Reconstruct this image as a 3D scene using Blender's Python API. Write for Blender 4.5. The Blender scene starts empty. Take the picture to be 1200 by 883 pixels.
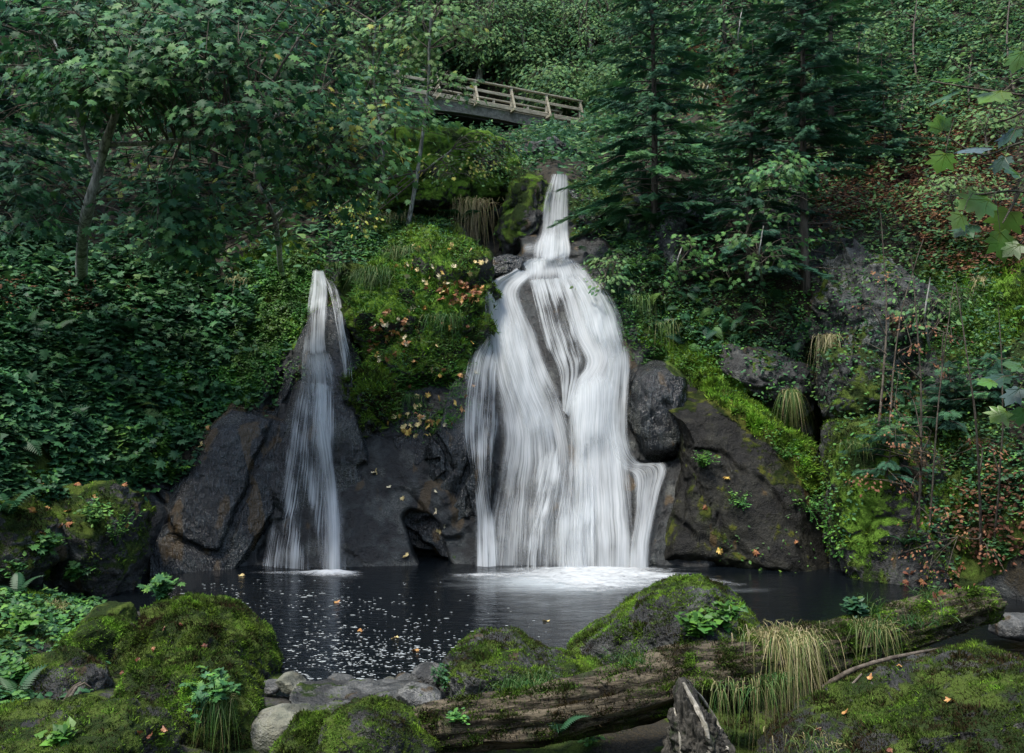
import bpy, math, random
import numpy as np
from mathutils import Vector, Matrix
from mathutils.bvhtree import BVHTree
F_PX = 1039.0; CAM_H = 3.8; CX = 600.0; CY = 441.5
rng = np.random.default_rng(7)
scn = bpy.context.scene
COL = scn.collection

# ---------------------------------------------------------------- maths
def P(px, py, Y):
    return np.array([(px-CX)/F_PX*Y, Y, CAM_H-(py-CY)/F_PX*Y])
def Pn(px, py, Y):
    px = np.asarray(px, float); py = np.asarray(py, float); Y = np.asarray(Y, float)
    return np.stack([(px-CX)/F_PX*Y, Y+0*px, CAM_H-(py-CY)/F_PX*Y], -1)
def proj(V):
    Y = np.maximum(V[..., 1], .05)
    return CX+V[..., 0]/Y*F_PX, CY-(V[..., 2]-CAM_H)/Y*F_PX
def sstep(a, b, x):
    t = np.clip((x-a)/(b-a), 0, 1); return t*t*(3-2*t)
def _hash(ix, iy, iz, seed):
    h = (ix.astype(np.uint32)*np.uint32(374761393) + iy.astype(np.uint32)*np.uint32(668265263)
         + iz.astype(np.uint32)*np.uint32(2147483647) + np.uint32((seed*144665+12345) & 0xffffffff))
    h = (h ^ (h >> np.uint32(13)))*np.uint32(1274126177)
    h = (h ^ (h >> np.uint32(16)))*np.uint32(2246822519)
    return h ^ (h >> np.uint32(15))
def pnoise(Q, seed=0):
    Q = np.asarray(Q, float); i = np.floor(Q).astype(np.int64); f = Q-i
    u = f*f*f*(f*(f*6-15)+10); out = 0
    for dx in (0, 1):
        wx = u[..., 0] if dx else 1-u[..., 0]
        for dy in (0, 1):
            wy = u[..., 1] if dy else 1-u[..., 1]
            for dz in (0, 1):
                wz = u[..., 2] if dz else 1-u[..., 2]
                h = _hash(i[..., 0]+dx, i[..., 1]+dy, i[..., 2]+dz, seed)
                g0 = (h & np.uint32(1023))/511.5-1; g1 = ((h >> np.uint32(10)) & np.uint32(1023))/511.5-1
                g2 = ((h >> np.uint32(20)) & np.uint32(1023))/511.5-1
                out = out+wx*wy*wz*(g0*(f[..., 0]-dx)+g1*(f[..., 1]-dy)+g2*(f[..., 2]-dz))
    return out
def fbm(Q, seed=0, octv=4, gain=.5, ridged=False):
    Q = np.asarray(Q, float); a = 1.; s = 0; fr = 1.
    for o in range(octv):
        n = pnoise(Q*fr, seed+o*17)
        s = s+a*((.35-np.abs(n)*1.6) if ridged else n); a *= gain; fr *= 2.03
    return s
def worley(Q, seed=0):
    Q = np.asarray(Q, float); i = np.floor(Q).astype(np.int64); f = Q-i
    F1 = np.full(Q.shape[:-1], 9.); F2 = F1.copy(); ID = np.zeros(Q.shape[:-1])
    for dx in (-1, 0, 1):
        for dy in (-1, 0, 1):
            for dz in (-1, 0, 1):
                h = _hash(i[..., 0]+dx, i[..., 1]+dy, i[..., 2]+dz, seed)
                o = np.stack([dx+(h & np.uint32(1023))/1023., dy+((h >> np.uint32(10)) & np.uint32(1023))/1023., dz+((h >> np.uint32(20)) & np.uint32(1023))/1023.], -1)-f
                d = np.sqrt((o*o).sum(-1)); n = d < F1
                F2 = np.where(n, F1, np.minimum(F2, d)); ID = np.where(n, (h % np.uint32(9973))/9973., ID); F1 = np.where(n, d, F1)
    return F1, F2, ID
def blocks(V, sc, seed):
    """fractured rock: every joint block sits a little prouder or deeper than its neighbour, with open joints"""
    q = V*sc+.35*np.stack([fbm(V*.8*sc+k*9.1, seed+k, 3) for k in range(3)], -1)
    F1, F2, ID = worley(q*np.array([1., 1., .7]), seed); e = F2-F1
    return (ID-.5)*sstep(0, .22, e)-.35*(1-sstep(0, .10, e))
def pmask(px, py, items, warp=14., seed=5):
    """soft ellipses / strokes in photograph pixels: ('e',cx,cy,rx,ry,rot_deg,val) ('l',[(x,y)..],w,val)"""
    q = np.stack([px/55., py/55., 0*px], -1)
    wx = px+warp*fbm(q, seed, 3)*1.6; wy = py+warp*fbm(q+31.7, seed, 3)*1.6
    m = np.zeros_like(px)
    for it in items:
        if it[0] == 'e':
            _, cx, cy, rx, ry, ro, v = it; c, s = math.cos(math.radians(ro)), math.sin(math.radians(ro))
            dx, dy = wx-cx, wy-cy
            d = np.sqrt(((dx*c+dy*s)/rx)**2+((-dx*s+dy*c)/ry)**2)
            k = v*(1-sstep(.75, 1.15, d))
        else:
            _, pts, w, v = it; d = np.full(px.shape, 1e9)
            for (x0, y0), (x1, y1) in zip(pts[:-1], pts[1:]):
                ex, ey = x1-x0, y1-y0
                t = np.clip(((wx-x0)*ex+(wy-y0)*ey)/(ex*ex+ey*ey), 0, 1)
                d = np.minimum(d, np.hypot(wx-x0-t*ex, wy-y0-t*ey))
            k = v*(1-sstep(.6*w, 1.2*w, d))
        m = np.where(np.abs(k) > np.abs(m), k, m)
    return m
def unit(v):
    return v/np.maximum(np.linalg.norm(v, axis=-1, keepdims=True), 1e-9)

# ---------------------------------------------------------------- objects
def tag(o, label=None, cat=None, group=None, kind=None):
    if label: o['label'] = label
    if cat: o['category'] = cat
    if group: o['group'] = group
    if kind: o['kind'] = kind
    return o
def empty(name, loc, label, cat, group=None):
    o = bpy.data.objects.new(name, None); COL.objects.link(o); o.location = tuple(float(a) for a in loc)
    o.empty_display_size = .2
    return tag(o, label, cat, group)
def mesh_data(name, V, Fs, mats, attrs=None, smooth=False, midx=None, uv=None):
    V = np.asarray(V, np.float32); Fs = [np.asarray(f, np.int32) for f in Fs if len(f)]
    me = bpy.data.meshes.new(name); me.vertices.add(len(V)); me.vertices.foreach_set('co', V.ravel())
    loops = np.concatenate([f.ravel() for f in Fs]); tot = np.concatenate([np.full(len(f), f.shape[1], np.int32) for f in Fs])
    st = np.concatenate([[0], np.cumsum(tot)[:-1]]).astype(np.int32)
    me.loops.add(len(loops)); me.loops.foreach_set('vertex_index', loops)
    me.polygons.add(len(tot)); me.polygons.foreach_set('loop_start', st); me.polygons.foreach_set('loop_total', tot)
    me.polygons.foreach_set('use_smooth', np.full(len(tot), bool(smooth)))
    for m in mats: me.materials.append(m)
    if midx is not None: me.polygons.foreach_set('material_index', np.asarray(midx, np.int32))
    for k, a in (attrs or {}).items():
        at = me.attributes.new(k, 'FLOAT', 'POINT'); at.data.foreach_set('value', np.asarray(a, np.float32))
    if uv is not None:
        l = me.uv_layers.new(name='UVMap'); l.data.foreach_set('uv', np.asarray(uv, np.float32)[loops].ravel())
    me.update(calc_edges=True)
    return me
def obj(name, me, parent=None, loc=None):
    o = bpy.data.objects.new(name, me); COL.objects.link(o)
    if parent is not None: o.parent = parent
    if loc is not None: o.location = tuple(float(a) for a in loc)
    return o
class Bag:
    """collects pieces for one mesh"""
    def __init__(s): s.V = []; s.F = {}; s.n = 0; s.t = []
    def add(s, V, F, tint=0.):
        V = np.asarray(V, float).reshape(-1, 3); F = np.asarray(F)
        if not len(V): return
        s.V.append(V); s.F.setdefault(F.shape[1], []).append(F+s.n); s.n += len(V)
        s.t.append(np.broadcast_to(np.asarray(tint, float), (len(V),)).copy())
    def make(s, name, mat, parent=None, loc=(0, 0, 0), smooth=False, local=False):
        V = np.concatenate(s.V)
        if not local: V = V-np.asarray(loc, float)
        me = mesh_data(name, V, [np.concatenate(f) for f in s.F.values()], [mat], {'tint': np.concatenate(s.t)}, smooth)
        return obj(name, me, parent, None if parent is not None else loc)
def frames(d, n):
    """R with columns side, direction, normal"""
    d = unit(d); s = unit(np.cross(d, n)); n2 = np.cross(s, d)
    return np.stack([s, d, n2], -1)
def inst(T, TF, R, S, O):
    """template verts T(k,3), faces TF(m,j), rotations R(N,3,3), scales S(N,) or (N,3), origins O(N,3)"""
    S = np.asarray(S, float)
    if S.ndim == 1: S = S[:, None]
    L = T[None]*S[:, None, :]
    V = np.einsum('nij,nkj->nki', R, L)+O[:, None, :]
    N, k = len(O), len(T)
    return V.reshape(-1, 3), (TF[None]+(np.arange(N)*k)[:, None, None]).reshape(-1, TF.shape[1])
def tube(pts, rad, k=6, cap=True, lump=0, seed=0):
    pts = np.asarray(pts, float); rad = np.broadcast_to(np.asarray(rad, float), (len(pts),))
    d = unit(np.gradient(pts, axis=0)); ref = np.array([0, 0, 1.]) if abs(d[:, 2]).mean() < .8 else np.array([0, 1., 0])
    s = unit(np.cross(d, ref)); u = np.cross(s, d)
    a = np.arange(k)/k*2*math.pi
    ring = s[:, None]*np.cos(a)[None, :, None]+u[:, None]*np.sin(a)[None, :, None]
    V = pts[:, None]+ring*rad[:, None, None]
    if lump: V = V+ring*(lump*fbm(V*3/max(rad.max(), .05)*.25, seed, 3))[..., None]*rad[:, None, None]
    n = len(pts); V = V.reshape(-1, 3)
    i = np.arange(n-1)[:, None]*k; j = np.arange(k)[None]; j2 = (j+1) % k
    Fq = np.stack([i+j, i+j2, i+k+j2, i+k+j], -1).reshape(-1, 4)
    return V, Fq
def smooth_path(pts, n):
    pts = np.asarray(pts, float); t = np.linspace(0, len(pts)-1, n); i = np.clip(t.astype(int), 0, len(pts)-2); f = (t-i)[:, None]
    g = lambda k: pts[np.clip(i+k, 0, len(pts)-1)]
    p0, p1, p2, p3 = g(-1), g(0), g(1), g(2)
    return .5*((2*p1)+(-p0+p2)*f+(2*p0-5*p1+4*p2-p3)*f*f+(-p0+3*p1-3*p2+p3)*f**3)

# ---------------------------------------------------------------- materials
class NT:
    def __init__(s, name):
        s.m = bpy.data.materials.new(name); s.m.use_nodes = True; s.t = s.m.node_tree; s.t.nodes.clear()
        s.out = s.t.nodes.new('ShaderNodeOutputMaterial')
    def n(s, typ, ins=None, **kw):
        nd = s.t.nodes.new('ShaderNode'+typ)
        for k, v in kw.items(): setattr(nd, k, v)
        for k, v in (ins or {}).items(): s.set(nd.inputs[k], v)
        return nd
    def set(s, sock, v):
        if hasattr(v, 'is_output') or isinstance(v, bpy.types.NodeSocket): s.t.links.new(v, sock)
        elif isinstance(v, (tuple, list)) and sock.type == 'RGBA' and len(v) == 3: sock.default_value = (*v, 1)
        else: sock.default_value = v
    def math(s, op, a, b=0., c=0., clamp=False):
        nd = s.n('Math', {0: a, 1: b, 2: c}, operation=op, use_clamp=clamp); return nd.outputs[0]
    def noise(s, co, scale, detail=4, rough=.55, dist=0.):
        return s.n('TexNoise', {'Vector': co, 'Scale': scale, 'Detail': detail, 'Roughness': rough, 'Distortion': dist}).outputs[0]
    def ramp(s, v, a, b, lo=0., hi=1.):
        nd = s.n('MapRange', {'Value': v, 'From Min': a, 'From Max': b, 'To Min': lo, 'To Max': hi}, interpolation_type='SMOOTHSTEP'); return nd.outputs[0]
    def mix(s, f, a, b):
        nd = s.n('Mix', data_type='RGBA'); s.set(nd.inputs[0], f); s.set(nd.inputs[6], a); s.set(nd.inputs[7], b); return nd.outputs[2]
    def attr(s, name): return s.n('Attribute', attribute_name=name).outputs['Fac']
    def co(s): return s.n('TexCoord').outputs['Object']
    def mapped(s, co, scale): return s.n('Mapping', {0: co, 3: scale}).outputs[0]
def sRGB(h):
    c = [int(h[i:i+2], 16)/255 for i in (0, 2, 4)]
    return tuple(x/12.92 if x < .04045 else ((x+.055)/1.055)**2.4 for x in c)

def rock_mat(name, rock1, rock2, rock3, moss=.0, mossa=(.022, .042, .012), mossb=(.075, .115, .022), soil=(.012, .0105, .0055), rough=.42, stain=.0, scale=1., streak=0., fine=1., spec=.5, mtip=(.12, .24, .03)):
    """low frequency patterns come from mesh attributes a1, a2; fine ones from noise nodes"""
    b = NT(name); co = b.co(); up = b.n('SeparateXYZ', {0: b.n('NewGeometry').outputs['Normal']}).outputs[2]
    n1 = b.attr('a1'); ml = b.attr('a2')
    n2 = b.noise(co, 5*scale, 5, .68); n3 = b.noise(co, 38*scale, 3, .7)
    c = b.mix(b.ramp(n2, .4, .6), rock1, rock2)
    c = b.mix(b.ramp(b.math('ADD', ml, b.math('MULTIPLY', b.math('SUBTRACT', n2, .5), .5)), .40, .60), b.mix(.62, c, (0., 0., 0.)), c)
    c = b.mix(b.math('MULTIPLY', b.ramp(n1, .56, .68), b.ramp(n3, .4, .6)), c, rock3)
    lich = b.math('MULTIPLY', b.ramp(b.math('ADD', n3, b.math('MULTIPLY', n2, .6)), .95, 1.05), b.ramp(ml, .5, .6))
    c = b.mix(b.math('MULTIPLY', lich, .5), c, (.26, .28, .25))
    st = b.math('ADD', b.attr('a3'), b.math('MULTIPLY', b.math('SUBTRACT', n2, .5), .3))
    c = b.mix(b.math('MULTIPLY', b.ramp(b.math('ADD', st, b.math('MULTIPLY', b.attr('stain'), .35)), .70-stain, .80-stain), .8), c, (.055, .034, .010))
    if streak:
        sk = b.noise(b.mapped(co, (14., 14., .7)), 1.6, 3, .6)
        c = b.mix(b.math('MULTIPLY', b.ramp(sk, .5, .7), streak), c, (.16, .18, .19))
    soilf = b.ramp(b.math('ADD', b.attr('soil'), b.math('MULTIPLY', b.math('SUBTRACT', n2, .5), .9)), .4, .6)
    sc = b.mix(b.ramp(n3, .42, .6), soil, (soil[0]*2.6, soil[1]*2.3, soil[2]*2.))
    c = b.mix(soilf, c, sc)
    mf = b.math('ADD', b.math('MULTIPLY', up, .42), b.math('MULTIPLY', b.math('SUBTRACT', n1, .5), 1.1))
    mf = b.math('ADD', mf, b.math('MULTIPLY', b.math('SUBTRACT', n2, .5), 1.1))
    mf = b.math('ADD', mf, b.math('ADD', b.attr('moss'), moss-.5))
    mfac = b.ramp(mf, .0, .16)
    mn = b.noise(co, 75, 2, .7)
    mc = b.mix(b.ramp(b.math('ADD', ml, b.math('MULTIPLY', b.math('SUBTRACT', n2, .5), .4)), .4, .62), mossa, mossb)
    mc = b.mix(b.ramp(b.math('ADD', b.math('MULTIPLY', b.math('ADD', n2, ml), .5), b.math('MULTIPLY', b.attr('lush'), .5)), .60, .8), mc, mtip)
    mc = b.mix(b.ramp(mn, .4, .75), mc, b.mix(.4, mc, (.05, .045, .02)))
    mc = b.mix(b.math('MULTIPLY', b.ramp(n3, .55, .66), .7), mc, (.03, .024, .010))
    c = b.mix(mfac, c, mc)
    rg = b.math('ADD', b.ramp(n3, .3, .7, rough-.12, rough+.16), b.math('MULTIPLY', b.math('MAXIMUM', mfac, soilf), .5), clamp=True)
    h0 = b.math('ADD', b.math('MULTIPLY', n2, .10*fine), b.math('MULTIPLY', n3, .022*fine))
    if streak: h0 = b.math('ADD', h0, b.math('MULTIPLY', sk, .05))
    h = b.math('ADD', h0, b.math('MULTIPLY', b.math('MULTIPLY', mn, mfac), .03))
    bp = b.n('Bump', {'Strength': 1., 'Distance': 1., 'Height': h})
    pr = b.n('BsdfPrincipled', {'Base Color': c, 'Roughness': rg, 'Normal': bp.outputs[0], 'Specular IOR Level': b.math('SUBTRACT', spec, b.math('MULTIPLY', mfac, spec*.8))})
    b.t.links.new(pr.outputs[0], b.out.inputs[0]); return b.m
def rattr(V, d, sc=1.):
    """low frequency pattern attributes for rock_mat"""
    V = V.reshape(-1, 3); d = {k: np.broadcast_to(np.asarray(v, float).ravel(), (len(V),)) for k, v in d.items()}
    d['a1'] = .5+.62*fbm(V*1.1*sc, 201, 4); d['a2'] = .5+.62*fbm(V*2.1*sc, 202, 3)
    d['a3'] = .5+.62*fbm(V*np.array([2.6, 2.6, .6])*sc, 203, 3)
    for k in ('moss', 'lush', 'soil', 'stain'): d.setdefault(k, np.zeros(len(V)))
    return d

def leaf_mat(name, cols, trans=.25, rough=.5, spec=.4, noise_scale=1.2):
    """tint attribute 0..1 walks through cols"""
    b = NT(name); t = b.attr('tint')
    cr = b.n('ValToRGB', {0: t}); e = cr.color_ramp.elements
    while len(e) < len(cols): e.new(.5)
    for i, (p, c) in enumerate(cols): e[i].position = p; e[i].color = (*c, 1)
    n = b.noise(b.co(), noise_scale, 3, .6)
    c = b.n('HueSaturation', {'Hue': b.ramp(n, .3, .7, .485, .515), 'Saturation': 1., 'Value': b.ramp(n, .3, .7, .75, 1.25), 'Fac': 1., 'Color': cr.outputs[0]}).outputs[0]
    pr = b.n('BsdfPrincipled', {'Base Color': c, 'Roughness': rough, 'Specular IOR Level': spec})
    tr = b.n('BsdfTranslucent', {'Color': c})
    mx = b.n('MixShader', {0: trans, 1: pr.outputs[0], 2: tr.outputs[0]})
    b.t.links.new(mx.outputs[0], b.out.inputs[0]); return b.m
def bark_mat(name, c1, c2, c3, sc=1., stretch=.15, bump=.02):
    b = NT(name); co = b.co(); m = b.mapped(co, (1., 1., stretch) if isinstance(stretch, float) else stretch)
    n = b.noise(m, 14*sc, 6, .7, .4); n2 = b.noise(co, 3*sc, 4, .6)
    c = b.mix(b.ramp(n, .38, .62), c1, c2); c = b.mix(b.ramp(n2, .55, .68), c, c3)
    bp = b.n('Bump', {'Strength': 1., 'Distance': bump, 'Height': n})
    pr = b.n('BsdfPrincipled', {'Base Color': c, 'Roughness': .8, 'Normal': bp.outputs[0], 'Specular IOR Level': .25})
    b.t.links.new(pr.outputs[0], b.out.inputs[0]); return b.m
# ---------------------------------------------------------------- materials used by the setting
M = {}
M['cliff'] = rock_mat('cliff_rock', (.009, .011, .0112), (.025, .030, .029), (.075, .08, .07), moss=.0, rough=.42)
M['wet'] = rock_mat('wet_rock', (.0045, .0062, .0066), (.014, .0185, .0195), (.060, .064, .055), moss=-.18, fine=.62, rough=.16, stain=.0, streak=.22)
M['dark'] = rock_mat('dark_slab_rock', rock1=(.0075, .0078, .0055), rock2=(.015, .0145, .010), rock3=(.030, .034, .016), fine=.7, stain=-.06, spec=.25, moss=.2, rough=.6, mossa=(.013, .024, .007), mossb=(.034, .056, .012), mtip=(.085, .095, .020))
M['mossy'] = rock_mat('mossy_rock', (.022, .024, .023), (.055, .058, .053), (.15, .15, .14), moss=.26, rough=.6)
M['mossier'] = rock_mat('thick_moss_rock', (.022, .024, .022), (.045, .046, .038), (.10, .10, .09), moss=.6, rough=.7)
M['grey'] = rock_mat('grey_lichen_rock', (.015, .019, .018), (.05, .058, .054), (.17, .185, .17), moss=.0, rough=.6)
M['pale'] = rock_mat('pale_stone', (.13, .14, .10), (.18, .18, .13), (.22, .22, .18), moss=-.6, rough=.6)
M['slab'] = rock_mat('river_slab', (.045, .048, .045), (.10, .102, .096), (.18, .18, .165), moss=-.12, rough=.5)

# ---------------------------------------------------------------- terrain: the hillside and gorge walls
ctrl = [(-400,-200,50),(-400,200,24),(-400,450,13),(-400,720,9),(-200,550,12),(-200,300,18),(-200,0,34),
(0,-150,44),(0,0,36),(0,120,29),(0,250,22.5),(0,350,18.5),(0,450,16.3),(0,550,15),(0,640,14.2),(0,760,13.6),
(150,-150,47),(150,0,38),(150,150,29),(150,280,23),(150,380,19.4),(150,480,18.0),(150,560,17.3),(150,620,17),(150,760,16.6),
(250,380,20.6),(250,450,19.4),(250,550,18.4),(250,670,17.7),(250,760,17.5),
(320,300,22.8),(330,370,21.2),(340,440,19.9),(330,560,18.6),(330,670,17.8),(330,760,17.5),
(380,308,22.5),(380,415,20.2),(380,430,19.8),(380,550,18.8),(380,680,17.5),(380,760,17.3),
(300,200,27),(300,50,35),(300,-150,46),
(450,0,42),(450,-150,50),(450,120,36),(450,200,30),(430,270,25),
(500,280,24.3),(500,350,22.2),(490,450,20.1),(480,520,19),(480,600,18.4),(480,680,17.7),(480,760,17.5),
(590,290,24.4),(600,325,22.6),(600,400,21.2),(600,500,19.9),(600,600,18.8),(600,680,17.6),(600,760,17.3),
(650,312,22.8),(650,302,24),(650,255,25.2),(650,207,26),(650,190,28),(620,168,33),(560,130,50),(640,140,50),(600,150,43),
(700,330,22.2),(710,400,21.0),(700,500,19.8),(700,600,18.8),(700,680,17.6),(700,760,17.3),
(600,50,54),(600,-150,64),(700,100,50),(700,0,54),(690,160,36),(660,120,52),(520,100,50),
(760,300,22.8),(760,200,27),(790,400,21.5),(790,500,20),(790,600,18.6),(780,680,17.6),(780,760,17.4),
(850,200,26),(850,300,22.8),(850,380,21.3),(850,450,20.2),(850,560,19.2),(850,690,17.4),(850,760,17),
(850,100,31),(850,0,37),(850,-150,46),
(950,300,22),(950,400,21.0),(960,500,20.6),(960,600,19.4),(960,690,17.4),
(1000,200,25),(1000,290,21.3),(1040,400,20.2),(1040,500,18.7),(1040,600,17.4),(1040,690,16.4),(1040,760,16),
(1000,100,30),(1000,0,35),(1000,-150,43),
(1150,0,31),(1150,100,27),(1150,200,23),(1150,300,20),(1150,400,18),(1150,500,16.8),(1150,600,16),(1150,700,15.6),(1150,760,15.5),
(1300,0,27),(1300,300,18),(1300,500,14.5),(1300,760,13.5),(1600,-200,40),(1600,300,15),(1600,760,10)]
C = np.array(ctrl, float)
fx = np.concatenate([np.linspace(-420, -60, 40, endpoint=False), np.arange(-60, 1262, 2.4), np.linspace(1266, 1620, 40)])
fy = np.concatenate([np.linspace(-190, -20, 30, endpoint=False), np.arange(-20, 764, 2.4)])
GX, GY = np.meshgrid(fx, fy)
def rbf(qx, qy):
    s = 300.
    A = np.stack([C[:, 0]/s, C[:, 1]/s], -1); n = len(A)
    r = np.linalg.norm(A[:, None]-A[None], axis=-1)
    K = np.zeros((n+3, n+3)); K[:n, :n] = r+np.eye(n)*1e-3; K[:n, n] = 1; K[:n, n+1:] = A; K[n, :n] = 1; K[n+1:, :n] = A.T
    w = np.linalg.solve(K, np.concatenate([np.log(C[:, 2]), [0, 0, 0]]))
    q = np.stack([qx.ravel()/s, qy.ravel()/s], -1); out = np.empty(len(q))
    for i in range(0, len(q), 40000):
        k = q[i:i+40000]; d = np.linalg.norm(k[:, None]-A[None], axis=-1)
        out[i:i+40000] = d@w[:n]+w[n]+k@w[n+1:]
    return np.exp(out).reshape(qx.shape)
cx_ = np.arange(-420, 1641, 10.); cy_ = np.arange(-200, 781, 10.)
cg = rbf(*np.meshgrid(cx_, cy_))
def bil(qx, qy):
    ix = np.clip((qx+420)/10, 0, len(cx_)-1.001); iy = np.clip((qy+200)/10, 0, len(cy_)-1.001)
    i = ix.astype(int); j = iy.astype(int); a = ix-i; c = iy-j
    return cg[j, i]*(1-a)*(1-c)+cg[j, i+1]*a*(1-c)+cg[j+1, i]*(1-a)*c+cg[j+1, i+1]*a*c
D = bil(GX, GY)
# creases and hollows in the rock
D += pmask(GX, GY, [('l', [(958, 420), (965, 520), (962, 640), (985, 690)], 15, 1.6), ('l', [(570, 240), (590, 290)], 20, 2.2), ('e', 575, 265, 30, 34, 0, 2.6),
                    ('l', [(410, 330), (418, 420), (430, 440)], 12, .9), ('e', 775, 480, 26, 60, 0, .9), ('e', 500, 640, 22, 42, -25, 1.0),
                    ('l', [(330, 440), (290, 560), (285, 650)], 8, .35), ('e', 720, 270, 14, 22, 0, 1.2)], 10, 9)
V0 = Pn(GX, GY, D)
MOSSZ = [('l', [(785, 405), (845, 455), (930, 515), (950, 560)], 20, 1.2), ('e', 1010, 560, 40, 90, 0, .4)]
rocky = pmask(GX, GY, [('e', 640, 480, 190, 240, 0, 1.), ('e', 280, 570, 150, 140, 0, 1.), ('e', 380, 430, 70, 130, 0, 1), ('e', 900, 560, 160, 160, 0, 1.), ('e', 1030, 390, 80, 110, 0, 1.), ('e', 660, 250, 70, 70, 0, 1.), ('e', 1060, 600, 110, 100, 0, .7)], 20, 3)
amp = .05+.25*rocky
q = V0*np.array([.7, .7, .7])
dn = fbm(q, 11, 5)*.9+fbm(V0*np.array([1.1, .6, .55])+np.array([5., 0, 0]), 23, 5, ridged=True)*.55
# blocky joints
jn = np.abs(((V0[..., 2]*.55+V0[..., 0]*.25+fbm(V0*.5, 31, 3)*1.2) % 1)-.5)
dn += -.5*sstep(.42, .5, jn)
dn += .55*blocks(V0, .9, 61)*rocky+.25*blocks(V0, 2.3, 62)*rocky
inside_fall = pmask(GX, GY, [('e', 650, 500, 100, 190, 0, 1.), ('e', 380, 500, 40, 190, 0, 1.), ('e', 650, 255, 24, 50, 0, 1)], 4, 3)
dn = dn*(1-.65*inside_fall)
far = sstep(22, 40, D)
D2 = D-dn*(amp+far*.6)+fbm(V0*3.5, 41, 3)*.05*rocky
TV = Pn(GX, GY, D2)
R_, C_ = GX.shape
ii = (np.arange(R_-1)[:, None]*C_+np.arange(C_-1)[None])
TF = np.stack([ii, ii+C_, ii+C_+1, ii+1], -1).reshape(-1, 4)
LUSHZ = [('l', [(790, 412), (850, 460), (935, 520), (950, 560)], 15, 1.2), ('e', 310, 400, 40, 60, 30, 1.), ('e', 480, 340, 70, 50, 0, .6), ('e', 1150, 350, 50, 50, 0, .6), ('e', 1040, 600, 60, 70, 0, .5), ('e', 1000, 560, 30, 60, 0, .3)]; lush = pmask(GX, GY, LUSHZ, 10, 8)
mossm = pmask(GX, GY, [('e', 480, 350, 85, 100, 0, .8), ('e', 330, 350, 70, 70, 0, .8), ('e', 700, 240, 50, 40, 0, .5), ('e', 820, 400, 90, 50, 30, .55), ('l', [(790, 412), (850, 460), (935, 520), (950, 560)], 20, 1.2), ('e', 1150, 350, 90, 90, 0, .8), ('e', 1090, 580, 130, 130, 0, .8), ('e', 60, 600, 120, 90, 0, .7),
                    ('e', 640, 520, 130, 200, 0, -.6), ('e', 370, 520, 120, 170, 0, -.6), ('e', 380, 370, 30, 70, 0, -.8), ('e', 250, 570, 110, 100, 0, -.6), ('e', 870, 600, 110, 90, 0, -.3), ('e', 1030, 380, 70, 80, 0, -.3)], 16, 6)
soilm = pmask(GX, GY, [('e', 600, 60, 700, 190, 0, .9), ('e', 100, 250, 300, 160, 0, 1.), ('e', 100, 460, 190, 110, 0, 1.), ('e', 1150, 200, 200, 160, 0, 1.), ('e', 1230, 560, 90, 160, 0, .6), ('e', 860, 330, 110, 80, 0, .8), ('e', 470, 220, 100, 60, 0, .7)], 20, 4)
stainm = pmask(GX, GY, [('l', [(270, 480), (225, 590)], 18, 1.), ('l', [(215, 560), (200, 650)], 16, .8), ('l', [(560, 500), (500, 600)], 14, 1.), ('l', [(835, 470), (905, 520), (945, 570)], 14, 1.), ('e', 880, 620, 40, 26, 0, .5)], 8, 2)
me = mesh_data('hillside', TV.reshape(-1, 3), [TF], [M['cliff']], rattr(TV, {'moss': mossm, 'lush': lush, 'soil': soilm, 'stain': stainm}), True)
tag(obj('terrain', me), kind='structure')
SOL = [(TV.reshape(-1, 3), TF)]

# ---------------------------------------------------------------- low ground: shore, pool bed, bank under the camera
gx = np.concatenate([np.linspace(-60, -12, 60, endpoint=False), np.arange(-12, 12, .12), np.linspace(12, 60, 60)])
gy = np.concatenate([np.linspace(-14, 3, 20, endpoint=False), np.arange(3, 19, .12)])
X, Yg = np.meshgrid(gx, gy)
def ground_z(X, Y):
    Ys = np.where(X < -2.5, 10.8+(-2.5-X)*.95, 10.6)
    Ys = np.where(X > .3, 10.6-(X-.3)*1.2, Ys); Ys = np.maximum(Ys, 10.4)
    s = Ys-Y
    z = np.clip(.10*s, -1.1, .5)+.42*np.clip(5.2-Y, 0, 4)
    z = np.where((X < -4.5), z+.10*(-4.5-X)*sstep(0, 3, s), z)
    z = z+.22*fbm(np.stack([X*.9, Y*.9, 0*X], -1), 77, 4)*(.3+.7*sstep(-.5, .5, s))
    return z+np.where(Y < -2, (-2-Y)*.5, 0)+sstep(14, 40, np.abs(X))*9
Zg = ground_z(X, Yg)
R2, C2 = X.shape; ii = (np.arange(R2-1)[:, None]*C2+np.arange(C2-1)[None])
GF = np.stack([ii, ii+1, ii+C2+1, ii+C2], -1).reshape(-1, 4); GV = np.stack([X, Yg, Zg], -1).reshape(-1, 3)
M['ground'] = rock_mat('shore_ground', (.03, .03, .026), (.06, .058, .05), (.12, .12, .11), moss=.1, rough=.6)
me = mesh_data('ground', GV, [GF], [M['ground']], rattr(GV, {'soil': .45+.6*sstep(-1., 0., GV[:, 0])*sstep(12, 10, GV[:, 1]), 'moss': np.full(len(GV), .1)}), True)
tag(obj('ground', me), kind='structure')
SOL.append((GV, GF))
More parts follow.
